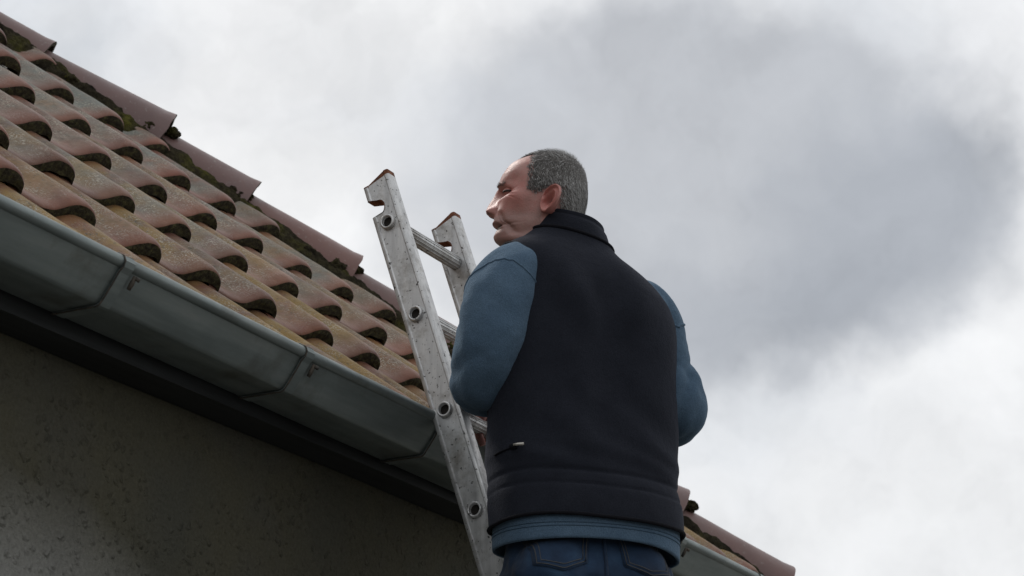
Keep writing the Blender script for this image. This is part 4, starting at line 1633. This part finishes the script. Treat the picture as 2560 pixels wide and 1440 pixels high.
inside = hairline(hx_, hy_, hz_)
inside = np.where(hz_ < -0.085, -1, inside)
cent = np.stack([np.zeros_like(hx_), np.full_like(hx_, -0.005), np.minimum(hz_, 0.04)], -1)
loc3 = np.stack([hx_, hy_, hz_], -1)
nrm3 = loc3 - cent
nrm3 /= np.linalg.norm(nrm3, axis=-1, keepdims=True)
th = 0.0058 * sstep(0.004, 0.024, inside) - 0.0010
Vh = loc3 + nrm3 * th[..., None]
idx = -np.ones(hx_.shape, int)
hv, hf = [], []
for i in range(nzs_ - 1):
    for k in range(nph):
        k2 = (k + 1) % nph
        quad = [(i, k), (i, k2), (i + 1, k2), (i + 1, k)]
        if min(inside[q] for q in quad) < 0.004 or (hy_[i, k] > 0.012 and hz_[i, k] > 0.05):
            continue
        f_ = []
        for q in quad:
            if idx[q] < 0:
                idx[q] = len(hv)
                hv.append(H(*Vh[q]))
            f_.append(idx[q])
        hf.append(f_)
n_cap = len(hv)
tones = [float(np.clip(0.38 + 0.25 * nz(q, 160), 0, 1)) for q in hv]
rs_ = np.random.RandomState(5)
cand = np.argwhere(inside > -0.006 * rs_.rand(*inside.shape) ** 2)
NS = 20000
pick = cand[rs_.randint(0, len(cand), NS * 2)]
# thin out where the parameter grid is dense (front) by area weighting
cnt = 0
for (i, k) in pick:
    if i >= nzs_ - 1 or cnt >= NS:
        continue
    k2 = (k + 1) % nph
    ar = np.linalg.norm(loc3[i, k2] - loc3[i, k]) * np.linalg.norm(loc3[i + 1, k] - loc3[i, k])
    if rs_.rand() > ar / 3.2e-6:
        continue
    u_, w_ = rs_.rand(2)
    base = (loc3[i, k] * (1 - u_) + loc3[i, k2] * u_) * (1 - w_) + (loc3[i + 1, k] * (1 - u_) + loc3[i + 1, k2] * u_) * w_
    n_ = nrm3[i, k]
    edge_ = max(0.0, float(inside[i, k]))
    kk = float(sstep(0.045, 0.088, base[2] + 0.012 * rs_.normal()))
    flow = np.array([0.0, 0.75, -0.15]) * kk + np.array([0.0, -0.35, -0.9]) * (1 - kk)
    flow = flow + rs_.normal(0, 0.30, 3)
    flow = flow - n_ * flow.dot(n_)
    flow /= np.linalg.norm(flow)
    L_ = (0.012 + 0.006 * rs_.rand()) * (0.35 + 0.65 * min(1, edge_ / 0.02))
    if base[1] > 0.03 and base[2] > 0.055:
        if rs_.rand() < 0.45:
            continue
    p0 = base + n_ * 0.0005
    p1 = base + n_ * 0.0052 * (0.35 + 0.65 * min(1, edge_ / 0.02)) + flow * L_ * 0.45
    p2 = base + n_ * 0.0068 * (0.35 + 0.65 * min(1, edge_ / 0.02)) + flow * L_
    sd_ = np.cross(flow, n_) * (0.00030 + 0.0002 * rs_.rand())
    bse = len(hv)
    hv += [H(*(p0 - sd_)), H(*(p0 + sd_)), H(*(p1 + sd_)), H(*(p1 - sd_)), H(*p2)]
    hf += [(bse, bse + 1, bse + 2, bse + 3), (bse + 3, bse + 2, bse + 4)]
    gmix = 0.46 + 0.35 * float(sstep(-0.02, -0.085, base[1])) + 0.12 * float(sstep(0.05, 0.1, base[2])) - 0.18 * float(sstep(0.0, 0.03, base[1]))
    tones += [float(np.clip(rs_.normal(gmix, 0.27), 0, 1))] * 5
    cnt += 1
# eyebrows: short greying hairs brushed outwards
brow = np.argwhere((np.abs(np.abs(hx_) - 0.030) < 0.019) & (np.abs(hz_ - 0.0125 + 0.12 * (np.abs(hx_) - 0.030)) < 0.0042) & (hy_ > 0.03))
for (i, k) in brow[rs_.randint(0, len(brow), 240)]:
    base = loc3[i, k] + rs_.normal(0, 0.0006, 3)
    sg = math.copysign(1.0, base[0])
    flow = np.array([sg * 0.75, -0.55, 0.25]) + rs_.normal(0, 0.25, 3)
    flow /= np.linalg.norm(flow)
    p1 = base + nrm3[i, k] * 0.0022 + flow * 0.004
    p2 = base + nrm3[i, k] * 0.0024 + flow * 0.0095
    sd_ = np.cross(flow, nrm3[i, k]) * 0.0004
    bse = len(hv)
    hv += [H(*(base - sd_)), H(*(base + sd_)), H(*(p1 + sd_)), H(*(p1 - sd_)), H(*p2)]
    hf += [(bse, bse + 1, bse + 2, bse + 3), (bse + 3, bse + 2, bse + 4)]
    tones += [float(np.clip(rs_.normal(0.48, 0.20), 0, 1))] * 5
hm = bpy.data.meshes.new("hair")
hm.from_pydata([tuple(map(float, q)) for q in hv], [], [tuple(map(int, f_)) for f_ in hf])
hair = link("hair", hm, [M_HAIR], person)
hair.location = -PL
at_ = hm.attributes.new("tone", "FLOAT", "POINT")
at_.data.foreach_set("value", np.asarray(tones, float))
